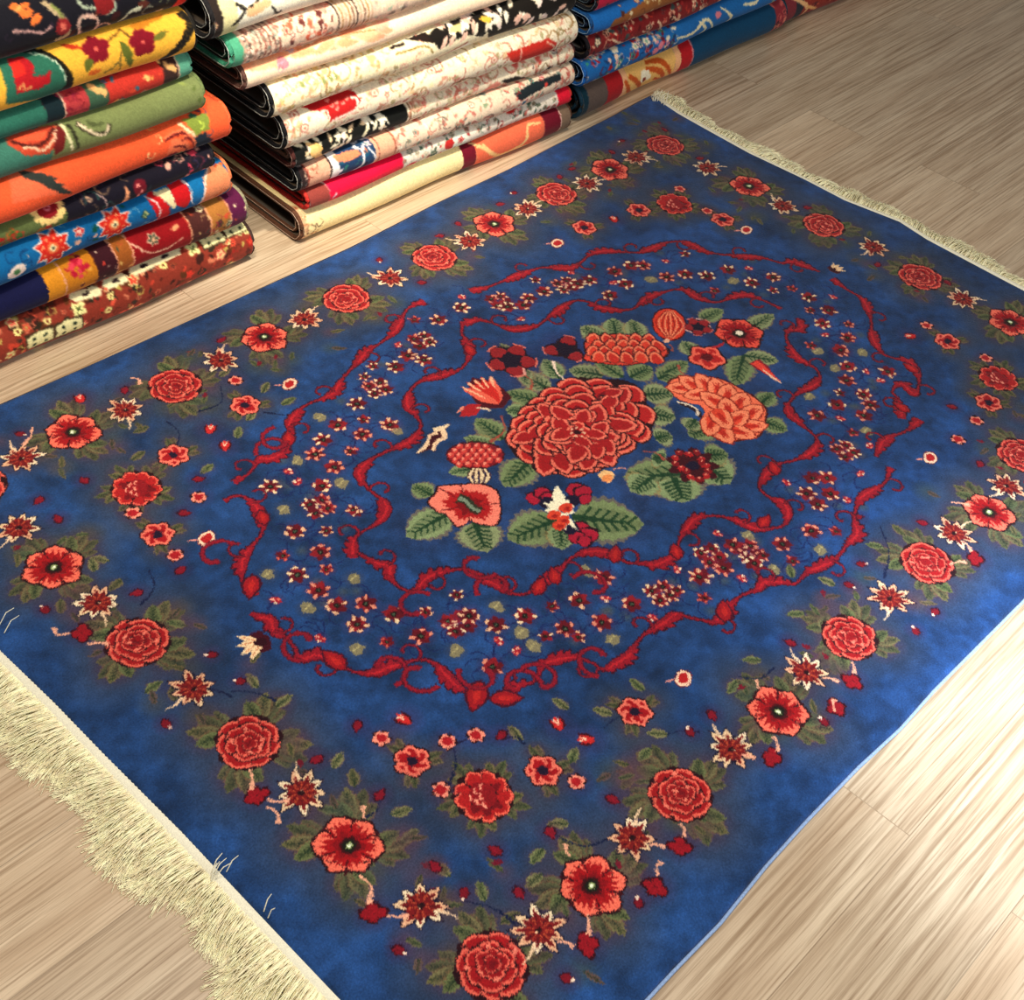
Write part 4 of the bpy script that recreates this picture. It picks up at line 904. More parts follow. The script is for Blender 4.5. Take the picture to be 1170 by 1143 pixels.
folded(SL, -.12, X(SL, 290, 275), ZL[0], ZL[1], '#8a3324', p_l1, 'red folded carpet with white dotted blocks, at the floor under the left stack', '#3c2a26', seed=1, stitch=None, setback=0)
def p_l2(C, px, rng, a0, a1, H):
    C.a[:] = hx('#8a4020')
    xs = [X(SL, 16, 330), X(SL, 56, 325), X(SL, 76, 315), X(SL, 112, 300), X(SL, 136, 290), X(SL, 152, 275), X(SL, 218, 255), X(SL, 240, 245), X(SL, 262, 232), X(SL, 285, 225)]
    band_(C, xs[0]-.1, xs[1], '#14163c', H); band_(C, xs[1], xs[2], '#d88a20', H); band_(C, xs[2], xs[3], '#c87a1c', H); band_(C, xs[3], xs[4], '#3a141c', H); band_(C, xs[4], xs[5], '#9c5420', H)
    band_(C, xs[5], xs[6], '#8e1016', H); band_(C, xs[6], xs[7], '#4a2420', H); band_(C, xs[7], xs[8], '#a86c30', H); band_(C, xs[8], xs[9]+.05, '#56163c', H)
    for x in (xs[2]-.002, xs[4]-.003, xs[5], xs[6], xs[7], xs[8]): band_(C, x, x+.003, '#e8a078', H)
    scatter(C, rng, xs[2], xs[3], H, 24, .006, ['#a81c28', '#c82838', '#e8a03c', '#5c1c20'], -1)
    q = px(92, 303)
    for i in range(16): C.fill(ell(q+rot([.006+.014*rng.rand(), 0], i), .006, .005, 0, 8), ['#b41830', '#d83c4c'][i % 2])
    scatter(C, rng, xs[3], xs[4], H, 10, .004, ['#c8a890', '#c83c30'], 0); scatter(C, rng, xs[4], xs[5], H, 14, .006, ['#e0b060', '#5c2a18', '#c84c30', '#284838'], -1)
    scatter(C, rng, xs[6], xs[9], H, 36, .006, ['#d8b070', '#c84c30', '#2c3428', '#e0d0a0', '#8c2430'], -1)
    C.line(PX(px, [(152, 275), (170, 288), (190, 284), (210, 270)]), .004, '#e8b090'); q = px(178, 272); rosette(C, q, .014, ['#d8a888', '#3c4838', '#c89870'], 6)
    q = px(203, 258); C.fill(ell(q, .010, .005, .2, 9), '#e09868')
folded(SL, -.12, X(SL, 283, 232), ZL[1], ZL[2], '#8a4020', p_l2, 'folded carpet with orange, maroon and brown bands, second from the floor in the left stack', '#8a8468', seed=2, stitch=None, setback=.004)
def p_l3(C, px, rng, a0, a1, H):
    C.a[:] = hx('#0d5f96')
    scatter(C, rng, a0, a1, H, 30, .008, ['#0c3c6c', '#6c9cb8', '#0a2c50'], 2)
    scatter(C, rng, a0, px(180, 240)[0], H, 30, .006, ['#2a7a50', '#14508a', '#e0a890', '#0c4a3c'], -1)
    for x, y, r in [(63, 284, .036), (134, 258, .034)]:
        q = px(x, y)
        for i in range(8): C.fill(petal(q, .39+i*PI/4, 0, r*1.12, r*.62, .6), '#f0d8c8')
        for i in range(8): C.fill(petal(q, .39+i*PI/4, 0, r, r*.5, .6), '#d2281c'); C.fill(ell(q+rot([r*.55, 0], .39+i*PI/4), r*.09, r*.07, 0, 6), '#f09060')
        C.fill(ell(q, r*.34, r*.34, 0, 10), '#e86a3c'); C.fill(scallop(q, r*.22, 4, .4, .7), '#f8ecb0'); C.fill(ell(q, r*.08, r*.08, 0, 7), '#1c1c1c')
    q = px(94, 266); rosette(C, q, .012, ['#eaa890', '#b8202c', '#f4c0b0'], 5)
    q = px(20, 310); C.fill(ell(q, .020, .014, .3, 10), '#f0d8c8'); C.fill(ell(q, .008, .006, 0, 8), '#4a7a48')
    C.fill(PX(px, [(172, 225), (178, 214), (195, 235), (197, 248), (186, 260), (180, 245)]), '#c4161c'); C.fill(PX(px, [(180, 218), (197, 210), (202, 233), (200, 238)]), '#f0dca8')
    C.fill(PX(px, [(197, 208), (214, 200), (220, 222), (214, 236), (202, 234)]), '#c4161c'); C.line(PX(px, [(214, 202), (220, 214), (219, 228), (224, 232)]), .004, '#f0dcd8')
    C.line(PX(px, [(170, 222), (182, 233), (184, 248), (175, 258)]), .004, '#f0d8d0'); C.fill(PX(px, [(218, 202), (230, 198), (235, 215), (230, 230), (222, 232)]), '#0f6aa2')
    q = px(168, 246); rosette(C, q, .010, ['#203828', '#e8e098', '#507c50'], 4)
    C.fill(PX(px, [(230, 232), (236, 200), (246, 184), (258, 184), (266, 200), (264, 214), (250, 224)]), '#e88a5c'); C.line(PX(px, [(230, 232), (237, 205), (246, 185)]), .004, '#f6d8c8')
    scatter(C, rng, px(246, 200)[0], a1, H, 12, .006, ['#c0481c', '#e0a050', '#d0602c'], -1)
folded(SL, -.12, X(SL, 266, 205), ZL[2], ZL[3], '#0f6aa2', p_l3, 'sky blue folded carpet with large red star flowers, in the left stack', '#e07a4c', seed=3, stitch=None, setback=.002)
def p_l4(C, px, rng, a0, a1, H):
    C.a[:] = hx('#171420')
    scatter(C, rng, a0, a1, H, 60, .008, ['#5c2430', '#2c4c48', '#8c6c50', '#3c3050'], 2)
    xa = px(76, 235)[0]
    band_(C, a0-.1, xa, '#5c6a3c', H, .01)
    scatter(C, rng, a0, xa, H, 26, .008, ['#a82018', '#e0d8a0', '#3c7030', '#c85c28', '#d83c28'], -1)
    for i in range(9): C.fill(ell(px(28+5.2*i, 205+3.6*i), .0055, .005, 0, 7), '#f0e4b4' if i % 2 else '#b41c18')
    q = px(58, 237)
    for i in range(14): C.fill(ell(q+rot([.024, 0], i*.45), .0085, .0065, i*.45, 8), '#f6d484')
    C.fill(ell(q, .020, .018, 0, 14), '#8c1820'); C.fill(ell(q, .006, .005, 0, 8), '#e8909c'); C.fill(ell(q, .003, .003, 0, 8), '#8c1820')
    C.line(PX(px, [(100, 222), (106, 227), (101, 228), (100, 224)]), .003, '#e8b890'); C.line(PX(px, [(112, 220), (120, 228), (121, 238), (117, 246)]), .003, '#b89890')
    C.fill(PX(px, [(143, 208), (147, 218), (145, 228), (138, 230), (142, 222)]), '#f0a070'); C.fill(PX(px, [(128, 234), (137, 232), (134, 236)]), '#f0a070')
    for x, y in [(157, 208), (162, 214), (158, 219)]: C.fill(ell(px(x, y), .006, .005, 0, 7), '#e88074')
    C.fill(ell(px(159, 213), .014, .018, 0, 10), '#6c1422'); 
    for x, y in [(157, 210), (161, 217), (158, 221)]: C.fill(ell(px(x, y), .0045, .004, 0, 7), '#ee8a80')
    scatter(C, rng, px(180, 205)[0], a1, H, 30, .007, ['#243c34', '#341c24', '#c83c50', '#e8a890'], -1)
folded(SL, -.12, X(SL, 246, 190), ZL[3], ZL[4], '#171420', p_l4, 'thin dark navy folded carpet with a yellow ringed medallion, left stack', '#16161c', seed=4, stitch=None, setback=.001)
def p_l5(C, px, rng, a0, a1, H):
    C.a[:] = hx('#ee5a30')
    xa = px(40, 195)[0]
    C.fill(PX(px, [(10, 140), (20, 178), (40, 186), (52, 196), (80, 218), (60, 222), (10, 232)]), '#f06a44'); C.fill(PX(px, [(28, 190), (50, 196), (66, 204), (58, 206), (72, 212), (66, 214), (82, 220), (70, 222), (30, 200)]), '#2e3430')
    # curled acanthus towards the right end
    C.fill(PX(px, [(196, 160), (190, 178), (204, 190), (222, 186), (220, 172), (212, 160)]), '#f4744a')
    for pts, w_ in [([(188, 163), (200, 155), (212, 154), (222, 165), (228, 180), (224, 192)], .010), ([(198, 170), (210, 168), (218, 178), (222, 190)], .008), ([(206, 162), (216, 160), (226, 170), (230, 182)], .005)]:
        C.line(PX(px, pts), [w_*.4, w_, w_*.5], '#5c1418'); C.line(PX(px, pts)+[0, .004], [w_*.3, w_*.6, w_*.3], '#f47c50')
    C.fill(ell(px(199, 197), .020, .016, .4, 12), '#6c0f18'); C.fill(ell(px(208, 194), .013, .010, 0, 10), '#687430'); C.fill(ell(px(210, 194), .005, .004, 0, 8), '#d8c860'); C.fill(ell(px(203, 193), .005, .008, 0, 8), '#3c6030')
    scatter(C, rng, px(172, 195)[0], px(190, 205)[0], H, 10, .006, ['#8c1c14', '#f0b060', '#f8d890'], 2)
    C.fill(PX(px, [(220, 158), (232, 152), (240, 160), (247, 182), (244, 196), (233, 196), (232, 180), (226, 168)]), '#1c2a38'); scatter(C, rng, px(224, 170)[0], px(243, 175)[0], H, 14, .005, ['#2c6048', '#581c34', '#284c70'], -1)
    for x, y in [(234, 175), (237, 181), (233, 178)]: C.fill(ell(px(x, y), .004, .003, 0, 6), '#f4c0b0')
    C.line(PX(px, [(208, 140), (214, 150), (222, 156)]), .006, '#f4dcae'); C.fill(PX(px, [(212, 136), (240, 128), (238, 148), (222, 156)]), '#7c8c38'); C.line(PX(px, [(228, 150), (232, 144), (228, 138)]), .003, '#c8dc50')
folded(SL, -.12, X(SL, 263, 160), ZL[4], ZL[5], '#ee5a30', p_l5, 'plain coral orange folded carpet with a curled leaf at its right end, left stack', '#ee6236', seed=5, stitch=None, setback=-.008)
def p_l6(C, px, rng, a0, a1, H):
    C.a[:] = hx('#77824e')
    xa = px(70, 150)[0]; band_(C, a0-.1, px(56, 150)[0], '#3c7462', H)
    C.fill(PX(px, [(14, 156), (30, 150), (50, 144), (68, 140), (66, 160), (56, 176), (30, 180), (14, 166)]), '#c4452c'); C.fill(PX(px, [(16, 160), (40, 151), (60, 148), (50, 160), (28, 163)]), '#ee5a38')
    C.line(PX(px, [(18, 160), (34, 168), (52, 163), (66, 145)]), .006, '#4c1814'); C.line(PX(px, [(28, 170), (40, 170), (50, 172), (62, 160), (68, 146)]), .0045, '#f0c8a0')
    C.fill(PX(px, [(70, 138), (76, 150), (72, 170), (64, 178), (60, 170), (66, 154)]), '#6c1c1a'); C.line(PX(px, [(74, 138), (78, 156), (82, 172)]), .005, '#efe4b0'); C.line(PX(px, [(80, 140), (86, 158), (88, 170)]), .006, '#2c2c1c')
    C.line(PX(px, [(90, 139), (100, 150), (112, 153), (121, 148), (123, 140)]), .008, '#322c20'); C.line(PX(px, [(91, 140), (100, 148), (110, 154), (118, 152), (122, 142)]), .0045, '#efd8b0'); C.line(PX(px, [(100, 138), (110, 142), (116, 138)]), .006, '#4c5430')
    xe = px(212, 112)[0]
    scatter(C, rng, px(214, 118)[0], a1, H, 6, .006, ['#5c6a34', '#8c9850'], 3)
folded(SL, -.12, X(SL, 233, 108), ZL[5], ZL[6], '#77824e', p_l6, 'olive green folded carpet lying on the coral orange one in the left stack', '#6a7848', seed=6, stitch=None, setback=-.004)
def p_l7(C, px, rng, a0, a1, H):
    C.a[:] = hx('#c03428')
    xs = [px(x, y)[0] for x, y in ((55, 125), (75, 118), (102, 108), (124, 102), (188, 78), (206, 72), (216, 66))]
    band_(C, a0-.1, xs[0], '#2c6a58', H, .004); band_(C, xs[0], xs[1], '#14262c', H, .004); band_(C, xs[1], xs[2], '#b43a3c', H, .004); band_(C, xs[2], xs[3], '#3c5c44', H, .004); band_(C, xs[4], xs[5], '#3a2420', H, .004); band_(C, xs[5], a1+.1, '#5aa084', H, .004)
    scatter(C, rng, xs[1], xs[2], H, 18, .005, ['#6c101c', '#8c1c3c'], 2); scatter(C, rng, xs[3], xs[4], H, 26, .006, ['#8c1420', '#f0c070', '#e84c30', '#2c6c80', '#f0a050'], -1)
    for x in (xs[1], xs[5]): C.line([(x, -H-.05), (x-.0, H+.05)], .003, '#f0c0a0')
    for x, y in [(108, 95), (112, 99), (119, 101), (194, 72), (200, 76)]: C.fill(ell(px(x, y), .006, .010, .3, 8), '#e8b06c')
folded(SL, -.12, X(SL, 222, 75), ZL[6], ZL[7], '#c03428', p_l7, 'thin red and teal patterned folded carpet under the golden yellow one, left stack', '#4c8c74', seed=7, stitch=None, setback=.006)
def p_l8(C, px, rng, a0, a1, H):
    C.a[:] = hx('#f2b23a')
    bl = PX(px, [(5, 50), (50, 52), (62, 60), (72, 72), (82, 90), (84, 110), (5, 120)]); C.fill(bl, '#15160f'); C.fill(PX(px, [(5, 60), (45, 56), (58, 66), (70, 80), (74, 98), (60, 110), (5, 120)]), '#2a6650')
    C.line(PX(px, [(40, 58), (56, 64), (68, 78), (73, 95)]), .003, '#cfe0c0')
    C.fill(PX(px, [(16, 64), (34, 62), (40, 74), (36, 88), (48, 88), (56, 80), (54, 96), (40, 104), (16, 108)]), '#b01820'); C.fill(PX(px, [(16, 72), (28, 66), (30, 84), (16, 90)]), '#d82a20')
    C.line(PX(px, [(18, 104), (24, 98), (26, 104), (34, 100)]), .004, '#e8a860')
    def fl(x, y):
        q = px(x, y); a = px(x+8, y)-q
        for i in range(5): C.fill(ell(q+rot([.014, 0], i*1.257+.3), .0125, .011, 0, 10), '#7c1020')
        C.fill(ell(q, .004, .004, 0, 7), '#d85c50')
    C.line(PX(px, [(122, 50), (130, 43), (136, 38), (142, 30)]), .003, '#5c4018'); C.line(PX(px, [(142, 32), (148, 42), (156, 48)]), .003, '#5c4018'); C.line(PX(px, [(136, 60), (135, 72), (137, 80)]), .003, '#70602c'); C.line(PX(px, [(134, 72), (126, 80), (118, 84)]), .003, '#70602c')
    fl(110, 57); fl(161, 49)
    C.fill(petal(px(137, 46), -1.3, 0, .060, .016, .4), '#5c6424'); C.fill(petal(px(172, 46), .2, 0, .034, .012, .4), '#6c6c28'); C.fill(petal(px(102, 66), -2.1, 0, .026, .018, .4), '#5c6424')
    C.fill(PX(px, [(75, 48), (90, 50), (98, 55), (86, 56), (78, 53)]), '#b83418'); C.fill(ell(px(106, 84), .012, .006, 0, 9), '#dc6420')
    C.fill(PX(px, [(150, 28), (164, 22), (192, 12), (188, 18), (166, 30), (160, 34)]), '#c87a20')
    e = PX(px, [(208, 10), (214, 25), (206, 45), (192, 62), (184, 68)]); C.line(e, .016, '#17140f')
folded(SL, -.12, X(SL, 220, 45), ZL[7], ZL[8]+.002, '#f2b23a', p_l8, 'golden yellow folded carpet with crimson flowers near the top of the left stack', '#1a1712', seed=8, stitch=None, setback=-.010)
def p_l9(C, px, rng, a0, a1, H):
    C.a[:] = hx('#15141c')
    scatter(C, rng, a0, a1, H, 40, .008, ['#1c3a34', '#2c2030', '#3c1418', '#5c2a20'], -1)
    for x, y in [(28, 8), (36, 14), (44, 20), (30, 14), (40, 24), (24, 4), (36, 4)]: C.fill(ell(px(x, y), .009, .006, .4, 8), '#e87030' if (x+y) % 3 else '#f09a50')
    C.line(PX(px, [(14, 37), (30, 36), (48, 38), (58, 30)]), .004, '#c89890'); C.line(PX(px, [(55, 0), (64, 12), (74, 25), (78, 40), (66, 46)]), [.010, .012], '#b8a078'); C.line(PX(px, [(62, 4), (70, 16), (76, 30)]), .006, '#7c8444')
    C.fill(ell(px(72, 32), .014, .016, 0, 10), '#8c2024'); C.fill(ell(px(72, 31), .006, .009, 0, 8), '#e8705c')
    C.line(PX(px, [(96, 38), (90, 30), (92, 22), (102, 19), (112, 24), (112, 34), (104, 40)]), .006, '#eec0a8')
    C.line(PX(px, [(92, 0), (96, 8), (110, 10), (118, 16), (126, 16), (132, 10), (130, 0)]), .005, '#a8b498'); C.fill(ell(px(120, 4), .018, .020, 0, 12), '#7c1a1c'); C.line(PX(px, [(112, 32), (122, 26), (134, 27), (148, 28)]), .004, '#e0a890')
    C.line(PX(px, [(140, 24), (150, 14), (162, 10)]), [.004, .010], '#d8dcb8'); scatter(C, rng, px(162, 10)[0], px(196, 6)[0], H, 16, .007, ['#e87a4c', '#a8a888', '#e0a078', '#8c9468'], -1); C.fill(PX(px, [(200, 14), (202, -5), (222, -10), (220, 4), (212, 12)]), '#dc2c20')
folded(SL, -.12, X(SL, 216, 5), ZL[8]+.002, ZL[9], '#15141c', p_l9, 'black folded carpet with orange flowers and pale scrolls, topmost in the left stack', '#1a1712', seed=9, stitch=None, setback=-.004)

# --- middle stack
ZM = [0, .074, .120, .182, .232, .312, .385, .437, .500, .585]
CRM = '#eedfc0'
def p_m1(C, px, rng, a0, a1, H):
    C.a[:] = hx('#f0dca0')
    band_(C, a0-.1, px(352, 250)[0], '#c89c74', H); scatter(C, rng, a0, px(362, 250)[0], H, 26, .007, ['#a8502c', '#3c2018', '#8c6040', '#f0dca8'], 2)
    x1, x2, x3 = px(531, 195)[0], px(545, 190)[0], px(622, 150)[0]; x4 = px(640, 145)[0]
    band_(C, x1, x2, '#6c1022', H, .004); band_(C, x2, x3, '#ea6a48', H, .004); band_(C, x3, x4, '#6c1022', H, .004); band_(C, x4, a1+.1, '#7c6450', H, .004); band_(C, x4, x4+.003, '#d8a898', H, .004)
    C.line(PX(px, [(543, 161), (556, 170), (572, 176), (590, 168), (600, 160), (604, 146), (608, 138)]), [.005, .010, .014, .010, .007, .006], '#f3c682'); C.line(PX(px, [(590, 168), (606, 169)]), .006, '#f3c682'); C.line(PX(px, [(606, 140), (620, 138)]), .006, '#f3c682'); C.line(PX(px, [(555, 163), (560, 172)]), .005, '#f3c682'); C.line(PX(px, [(575, 176), (566, 186)]), .005, '#f3c682')
folded(SM, X(SM, 345, 262), X(SM, 652, 142), ZM[0], ZM[1], '#f0dca0', p_m1, 'pale yellow folded carpet with a coral end, at the floor under the middle stack', '#5c3a28', seed=21, stitch='#c8a890', setback=0)
def p_m2(C, px, rng, a0, a1, H):
    C.a[:] = hx('#e8dcc8')
    x0, x1 = px(376, 225)[0], px(463, 190)[0]
    band_(C, a0-.1, x0, '#8c3c34', H); band_(C, x0, x1, '#e2103a', H, .002)
    for x, y in [(385, 218), (392, 222)]: C.line(PX(px, [(x, y), (x-6, y+6)]), .003, '#f0e0e0')
    scatter(C, rng, x1, a1, H, 220, .006, ['#a8a898', '#5c6450', '#b0282c', '#c85c50', '#3c5c48', '#e8d0b0', '#7c6c54'], -1)
    C.fill(ell(px(472, 192), .018, .010, .3, 12), '#d81c3c'); 
    for x, y in [(516, 165), (590, 122)]: C.fill(ell(px(x, y), .016, .014, 0, 10, .2, 0, rng), '#c42c28')
    q = px(528, 160)
    for i in range(7): C.fill(ell(q+rot([.015, 0], i*.9), .010, .008, i*.9, 8), '#e8ecd8')
    rosette(C, q, .010, ['#b83030', '#e89080', '#8c1c20'], 5)
    band_(C, px(640, 108)[0], a1+.1, '#d81830', H, .002)
folded(SM, X(SM, 352, 235), X(SM, 654, 105), ZM[1], ZM[2], '#e8dcc8', p_m2, 'folded carpet, bright crimson on the left and cream floral on the right, middle stack', '#c03028', seed=22, stitch=None, setback=.002)
def p_m3(C, px, rng, a0, a1, H):
    C.a[:] = hx('#e6cdb0')
    x1, x2, x3 = px(352, 205)[0], px(378, 198)[0], px(388, 196)[0]; x4 = px(428, 182)[0]; x5 = px(452, 175)[0]
    band_(C, a0-.1, x1, '#2a1c1c', H, .006); scatter(C, rng, a0, x1, H, 14, .006, ['#f0e8e0', '#e8b8a8'], 2); band_(C, x1, x2, '#dda384', H, .006); scatter(C, rng, x1, x2, H, 14, .006, ['#8c3c2c', '#5c2c24', '#f0c8a8'], 2)
    band_(C, x1, x1+.004, '#7c2c24', H, .006); band_(C, x2, x2+.004, '#2c2020', H, .006); band_(C, x2+.004, x3, '#f4e8e0', H, .006)
    band_(C, x3, x4, '#1f3a5c', H, .003); scatter(C, rng, x3, x4, H, 30, .008, ['#f0e4e4', '#18506c', '#e8c8c8', '#16182c', '#2c7068'], -1)
    for i in range(9): C.line([px(386+4*i, 178-1.2*i), px(388+4*i, 186-1.4*i)], .004, '#e8784c')
    C.fill(PX(px, [(384, 178), (410, 169), (412, 178), (398, 186), (386, 186)]), '#e8845c')
    C.line(PX(px, [(404, 198), (414, 188), (414, 172), (408, 166)]), .005, '#f4ece8'); C.line(PX(px, [(424, 194), (428, 182), (422, 168)]), .004, '#f4ece8')
    band_(C, x4, x5, '#e0a684', H, .006); band_(C, x4+.008, x4+.011, '#8c4030', H, .006); band_(C, x5-.006, x5-.003, '#8c4030', H, .006)
    scatter(C, rng, x5, a1, H, 40, .011, ['#b85c50', '#8c7c60', '#5c4c44'], 2); scatter(C, rng, x5, a1, H, 240, .006, ['#c86c58', '#e09a80', '#f4ead0', '#8c9c78', '#b85c50', '#6c7c70'], -1)
    C.fill(PX(px, [(590, 115), (612, 104), (640, 92), (640, 84), (610, 92), (585, 106)]), '#1c2428'); scatter(C, rng, px(590, 110)[0], px(640, 90)[0], H, 26, .006, ['#2c5c84', '#3c7c70', '#e8d8c8', '#c83c34'], -1)
folded(SM, X(SM, 343, 212), X(SM, 657, 85), ZM[2], ZM[3], '#e6cdb0', p_m3, 'cream and salmon patterned folded carpet with navy part and thick black end, middle stack', '#0d0d10', seed=23, setback=-.006)
def p_m4(C, px, rng, a0, a1, H):
    C.a[:] = hx('#0f110f')
    for i in range(40):
        x = 332+110*rng.rand(); y = 178-(x-332)*.36+26*rng.rand()-13; q = px(x, y)
        C.fill(petal(q, rng.rand()*6, -.006, .020, .010, .4), ['#f3e7c4', '#f3e7c4', '#e8c89c', '#e8d4c8'][rng.randint(4)])
    C.fill(ell(px(362, 170), .016, .014, 0, 9, .2, 0, rng), '#eab468'); C.fill(PX(px, [(352, 158), (362, 162), (372, 176), (362, 180)]), '#f0c078')
    for x in (418, 434): C.fill(PX(px, [(x, 128), (x+8, 126), (x+14, 142), (x+8, 138), (x+6, 150)]), '#f3ead0')
    C.line(PX(px, [(424, 142), (418, 156)]), [.006, .012], '#f0e4b8')
    xb = px(468, 140)[0]; C.fill([(xb-.012, -H-.08), (xb, H*0), (xb-.012, H+.08), (a1+.1, H+.08), (a1+.1, -H-.08)], CRM); C.line([(xb, -H-.05), (xb+.008, 0), (xb, H+.05)], .005, '#8c5c3c')
    scatter(C, rng, xb+.01, a1, H, 50, .012, ['#c86c58', '#7c5c3c', '#c88c70'], 2); scatter(C, rng, xb+.01, a1, H, 220, .006, ['#d8826c', '#e8b098', '#c8b890', '#9c8c60', '#c85c50'], -1)
    C.fill(PX(px, [(500, 132), (528, 117), (560, 104), (560, 110), (530, 124), (502, 138)]), '#181210'); C.fill(PX(px, [(576, 92), (592, 86), (606, 92), (600, 104), (584, 106)]), '#1a1614')
    C.fill(ell(px(566, 108), .026, .020, .2, 12, .25, 0, rng), '#e28c7a')
    scatter(C, rng, px(600, 90)[0], a1, H, 30, .007, ['#d85c50', '#e0a090', '#2c2c2c', '#e8e0d0'], -1)
folded(SM, X(SM, 336, 178), X(SM, 656, 70), ZM[3], ZM[4], '#0f110f', p_m4, 'black folded carpet with cream leaves, just under the cream one with the red cartouche', '#4a2420', seed=24, stitch='#8c6c60', setback=.004, inner_end='#8a7060')
def p_m5(C, px, rng, a0, a1, H):
    C.a[:] = hx(CRM)
    scatter(C, rng, a0, a1, H, 90, .011, ['#b8604c', '#9c7444', '#b89c70', '#c87c68'], 2); scatter(C, rng, a0, a1, H, 380, .0055, ['#d8a080', '#e4c090', '#b8a878', '#c87c68', '#f6eed8', '#a89c70', '#e8d8a8'], -1)
    for x, y in [(324, 142), (344, 148), (338, 130), (428, 108), (492, 80), (560, 70)]: q = px(x, y); C.fill(ell(q, .011, .009, 0, 10), '#c07868'); C.fill(ell(q, .008, .0065, 0, 10), '#f0dcc0'); C.fill(ell(q, .0035, .003, 0, 7), '#b8604c')
    C.fill(PX(px, [(348, 119), (360, 114), (376, 108), (398, 100), (408, 104), (411, 118), (404, 130), (388, 138), (374, 142), (370, 128), (358, 126)]), '#b41c1c'); C.line(PX(px, [(368, 140), (366, 130), (372, 128), (374, 138)]), .005, '#f6dcc8'); C.line(PX(px, [(402, 112), (408, 116), (404, 128), (392, 134), (376, 141)]), .006, '#f6dcc8')
    for x, y in [(380, 122), (386, 118), (392, 120), (378, 114), (398, 114), (384, 126)]: C.fill(ell(px(x, y), .006, .004, .3, 7), '#ea8070')
    C.line(PX(px, [(362, 150), (376, 156), (396, 144), (412, 134)]), .008, '#f4ead4')
    for pts in [[(516, 96), (530, 90), (546, 92), (556, 102)], [(520, 102), (532, 97), (546, 100), (552, 106)], [(466, 118), (476, 128), (490, 122), (494, 112)]]: C.line(PX(px, pts), .0035, '#6c5030')
    C.fill(PX(px, [(574, 62), (590, 56), (604, 50), (620, 44), (630, 50), (626, 64), (610, 74), (596, 82), (584, 84), (590, 74), (578, 70)]), '#c82c20'); C.line(PX(px, [(590, 56), (592, 70), (598, 78), (606, 66)]), .005, '#f2a890'); C.line(PX(px, [(618, 48), (628, 54), (622, 66)]), .005, '#f2b898')
    for x, y in [(634, 36), (642, 46), (640, 56)]: C.line(PX(px, [(x-3, y), (x, y-4), (x+4, y), (x, y+4), (x-3, y)]), .003, '#8c7c50')
folded(SM, X(SM, 322, 150), X(SM, 654, 50), ZM[4], ZM[5], CRM, p_m5, 'cream folded carpet with a red cartouche on its fold, middle of the middle stack', '#0e0e11', seed=25, setback=-.012)
def p_m6(C, px, rng, a0, a1, H):
    C.a[:] = hx('#f2e4bc')
    scatter(C, rng, a0, px(446, 60)[0], H, 50, .011, ['#d8a868', '#9c7444', '#8c7440', '#e0a880'], 2); scatter(C, rng, a0, px(446, 60)[0], H, 200, .0055, ['#e8c878', '#e0b078', '#c8b878', '#e8a878', '#f8f0d8', '#a8986c'], -1)
    for x, y in [(366, 92), (374, 90), (380, 88), (342, 96)]: C.fill(ell(px(x, y), .004, .008, .3, 7), '#8c9458')
    x1 = px(446, 60)[0]
    C.fill(PX(px, [(445, 52), (462, 46), (462, 50), (446, 56)]), '#201410'); C.fill(PX(px, [(465, 42), (488, 34), (494, 50), (476, 46)]), '#201410')
    C.fill(PX(px, [(488, 40), (500, 30), (520, 22), (545, 14), (560, 30), (550, 44), (530, 42), (508, 52), (496, 58)]), '#17130f')
    C.fill(PX(px, [(545, 10), (580, -8), (650, -30), (656, 10), (640, 30), (610, 40), (570, 58), (560, 44)]), '#17130f')
    for i in range(46):
        x = 500+145*rng.rand(); y = 38-(x-500)*.27+30*(rng.rand()-.5); q = px(x, y); C.fill(petal(q, rng.rand()*6, -.008, .022, .013, .4), ['#f4ead0', '#efe0c0', '#f0d8c8', '#e8b8a0'][rng.randint(4)])
    C.fill(PX(px, [(516, 30), (528, 26), (524, 38), (512, 38)]), '#f4e088'); C.fill(PX(px, [(554, 18), (562, 24), (556, 30), (548, 24)]), '#e8b840')
    C.fill(PX(px, [(495, 72), (532, 50), (544, 58), (530, 76), (512, 90), (500, 84)]), '#f6efdc'); C.line(PX(px, [(532, 50), (494, 70), (520, 92)]), .005, '#b86c54'); C.fill(PX(px, [(518, 68), (530, 64), (540, 60), (538, 68), (528, 74), (522, 80)]), '#17130f'); C.fill(ell(px(524, 73), .005, .004, 0, 7), '#f0e8d8')
    C.line(PX(px, [(448, 62), (480, 53), (490, 62)]), .004, '#8c7438'); scatter(C, rng, px(455, 66)[0], px(480, 66)[0], H, 12, .006, ['#d87c64', '#e0a088'], 2)
folded(SM, X(SM, 306, 118), X(SM, 652, 20), ZM[5], ZM[6], '#f2e4bc', p_m6, 'pale cream folded carpet whose right half turns black with cream flowers, middle stack', '#101013', seed=26, setback=-.012)
def p_m7(C, px, rng, a0, a1, H):
    C.a[:] = hx('#f6d9b8')
    for i in range(44):
        x = 285+150*rng.rand(); y = 74-(x-285)*.30+4*rng.randn(); q = px(x, y); C.fill(petal(q, .3*rng.randn(), -.02, .035, .016, .4), ['#f09a6c', '#f2b184', '#ee8c66', '#f7c79a'][rng.randint(4)], .8)
    C.line(PX(px, [(342, 54), (356, 49), (376, 40), (400, 35), (430, 32)]), .003, '#c87848'); C.fill(ell(px(322, 72), .014, .012, 0, 10, .2, 0, rng), '#d8607c', .7)
    scatter(C, rng, px(318, 76)[0], px(345, 64)[0], H, 12, .006, ['#a8a8c8', '#d89cb0', '#c8c0d0'], 2)
    C.fill(ell(px(438, 26), .022, .010, .3, 10), '#f0a088', .8)
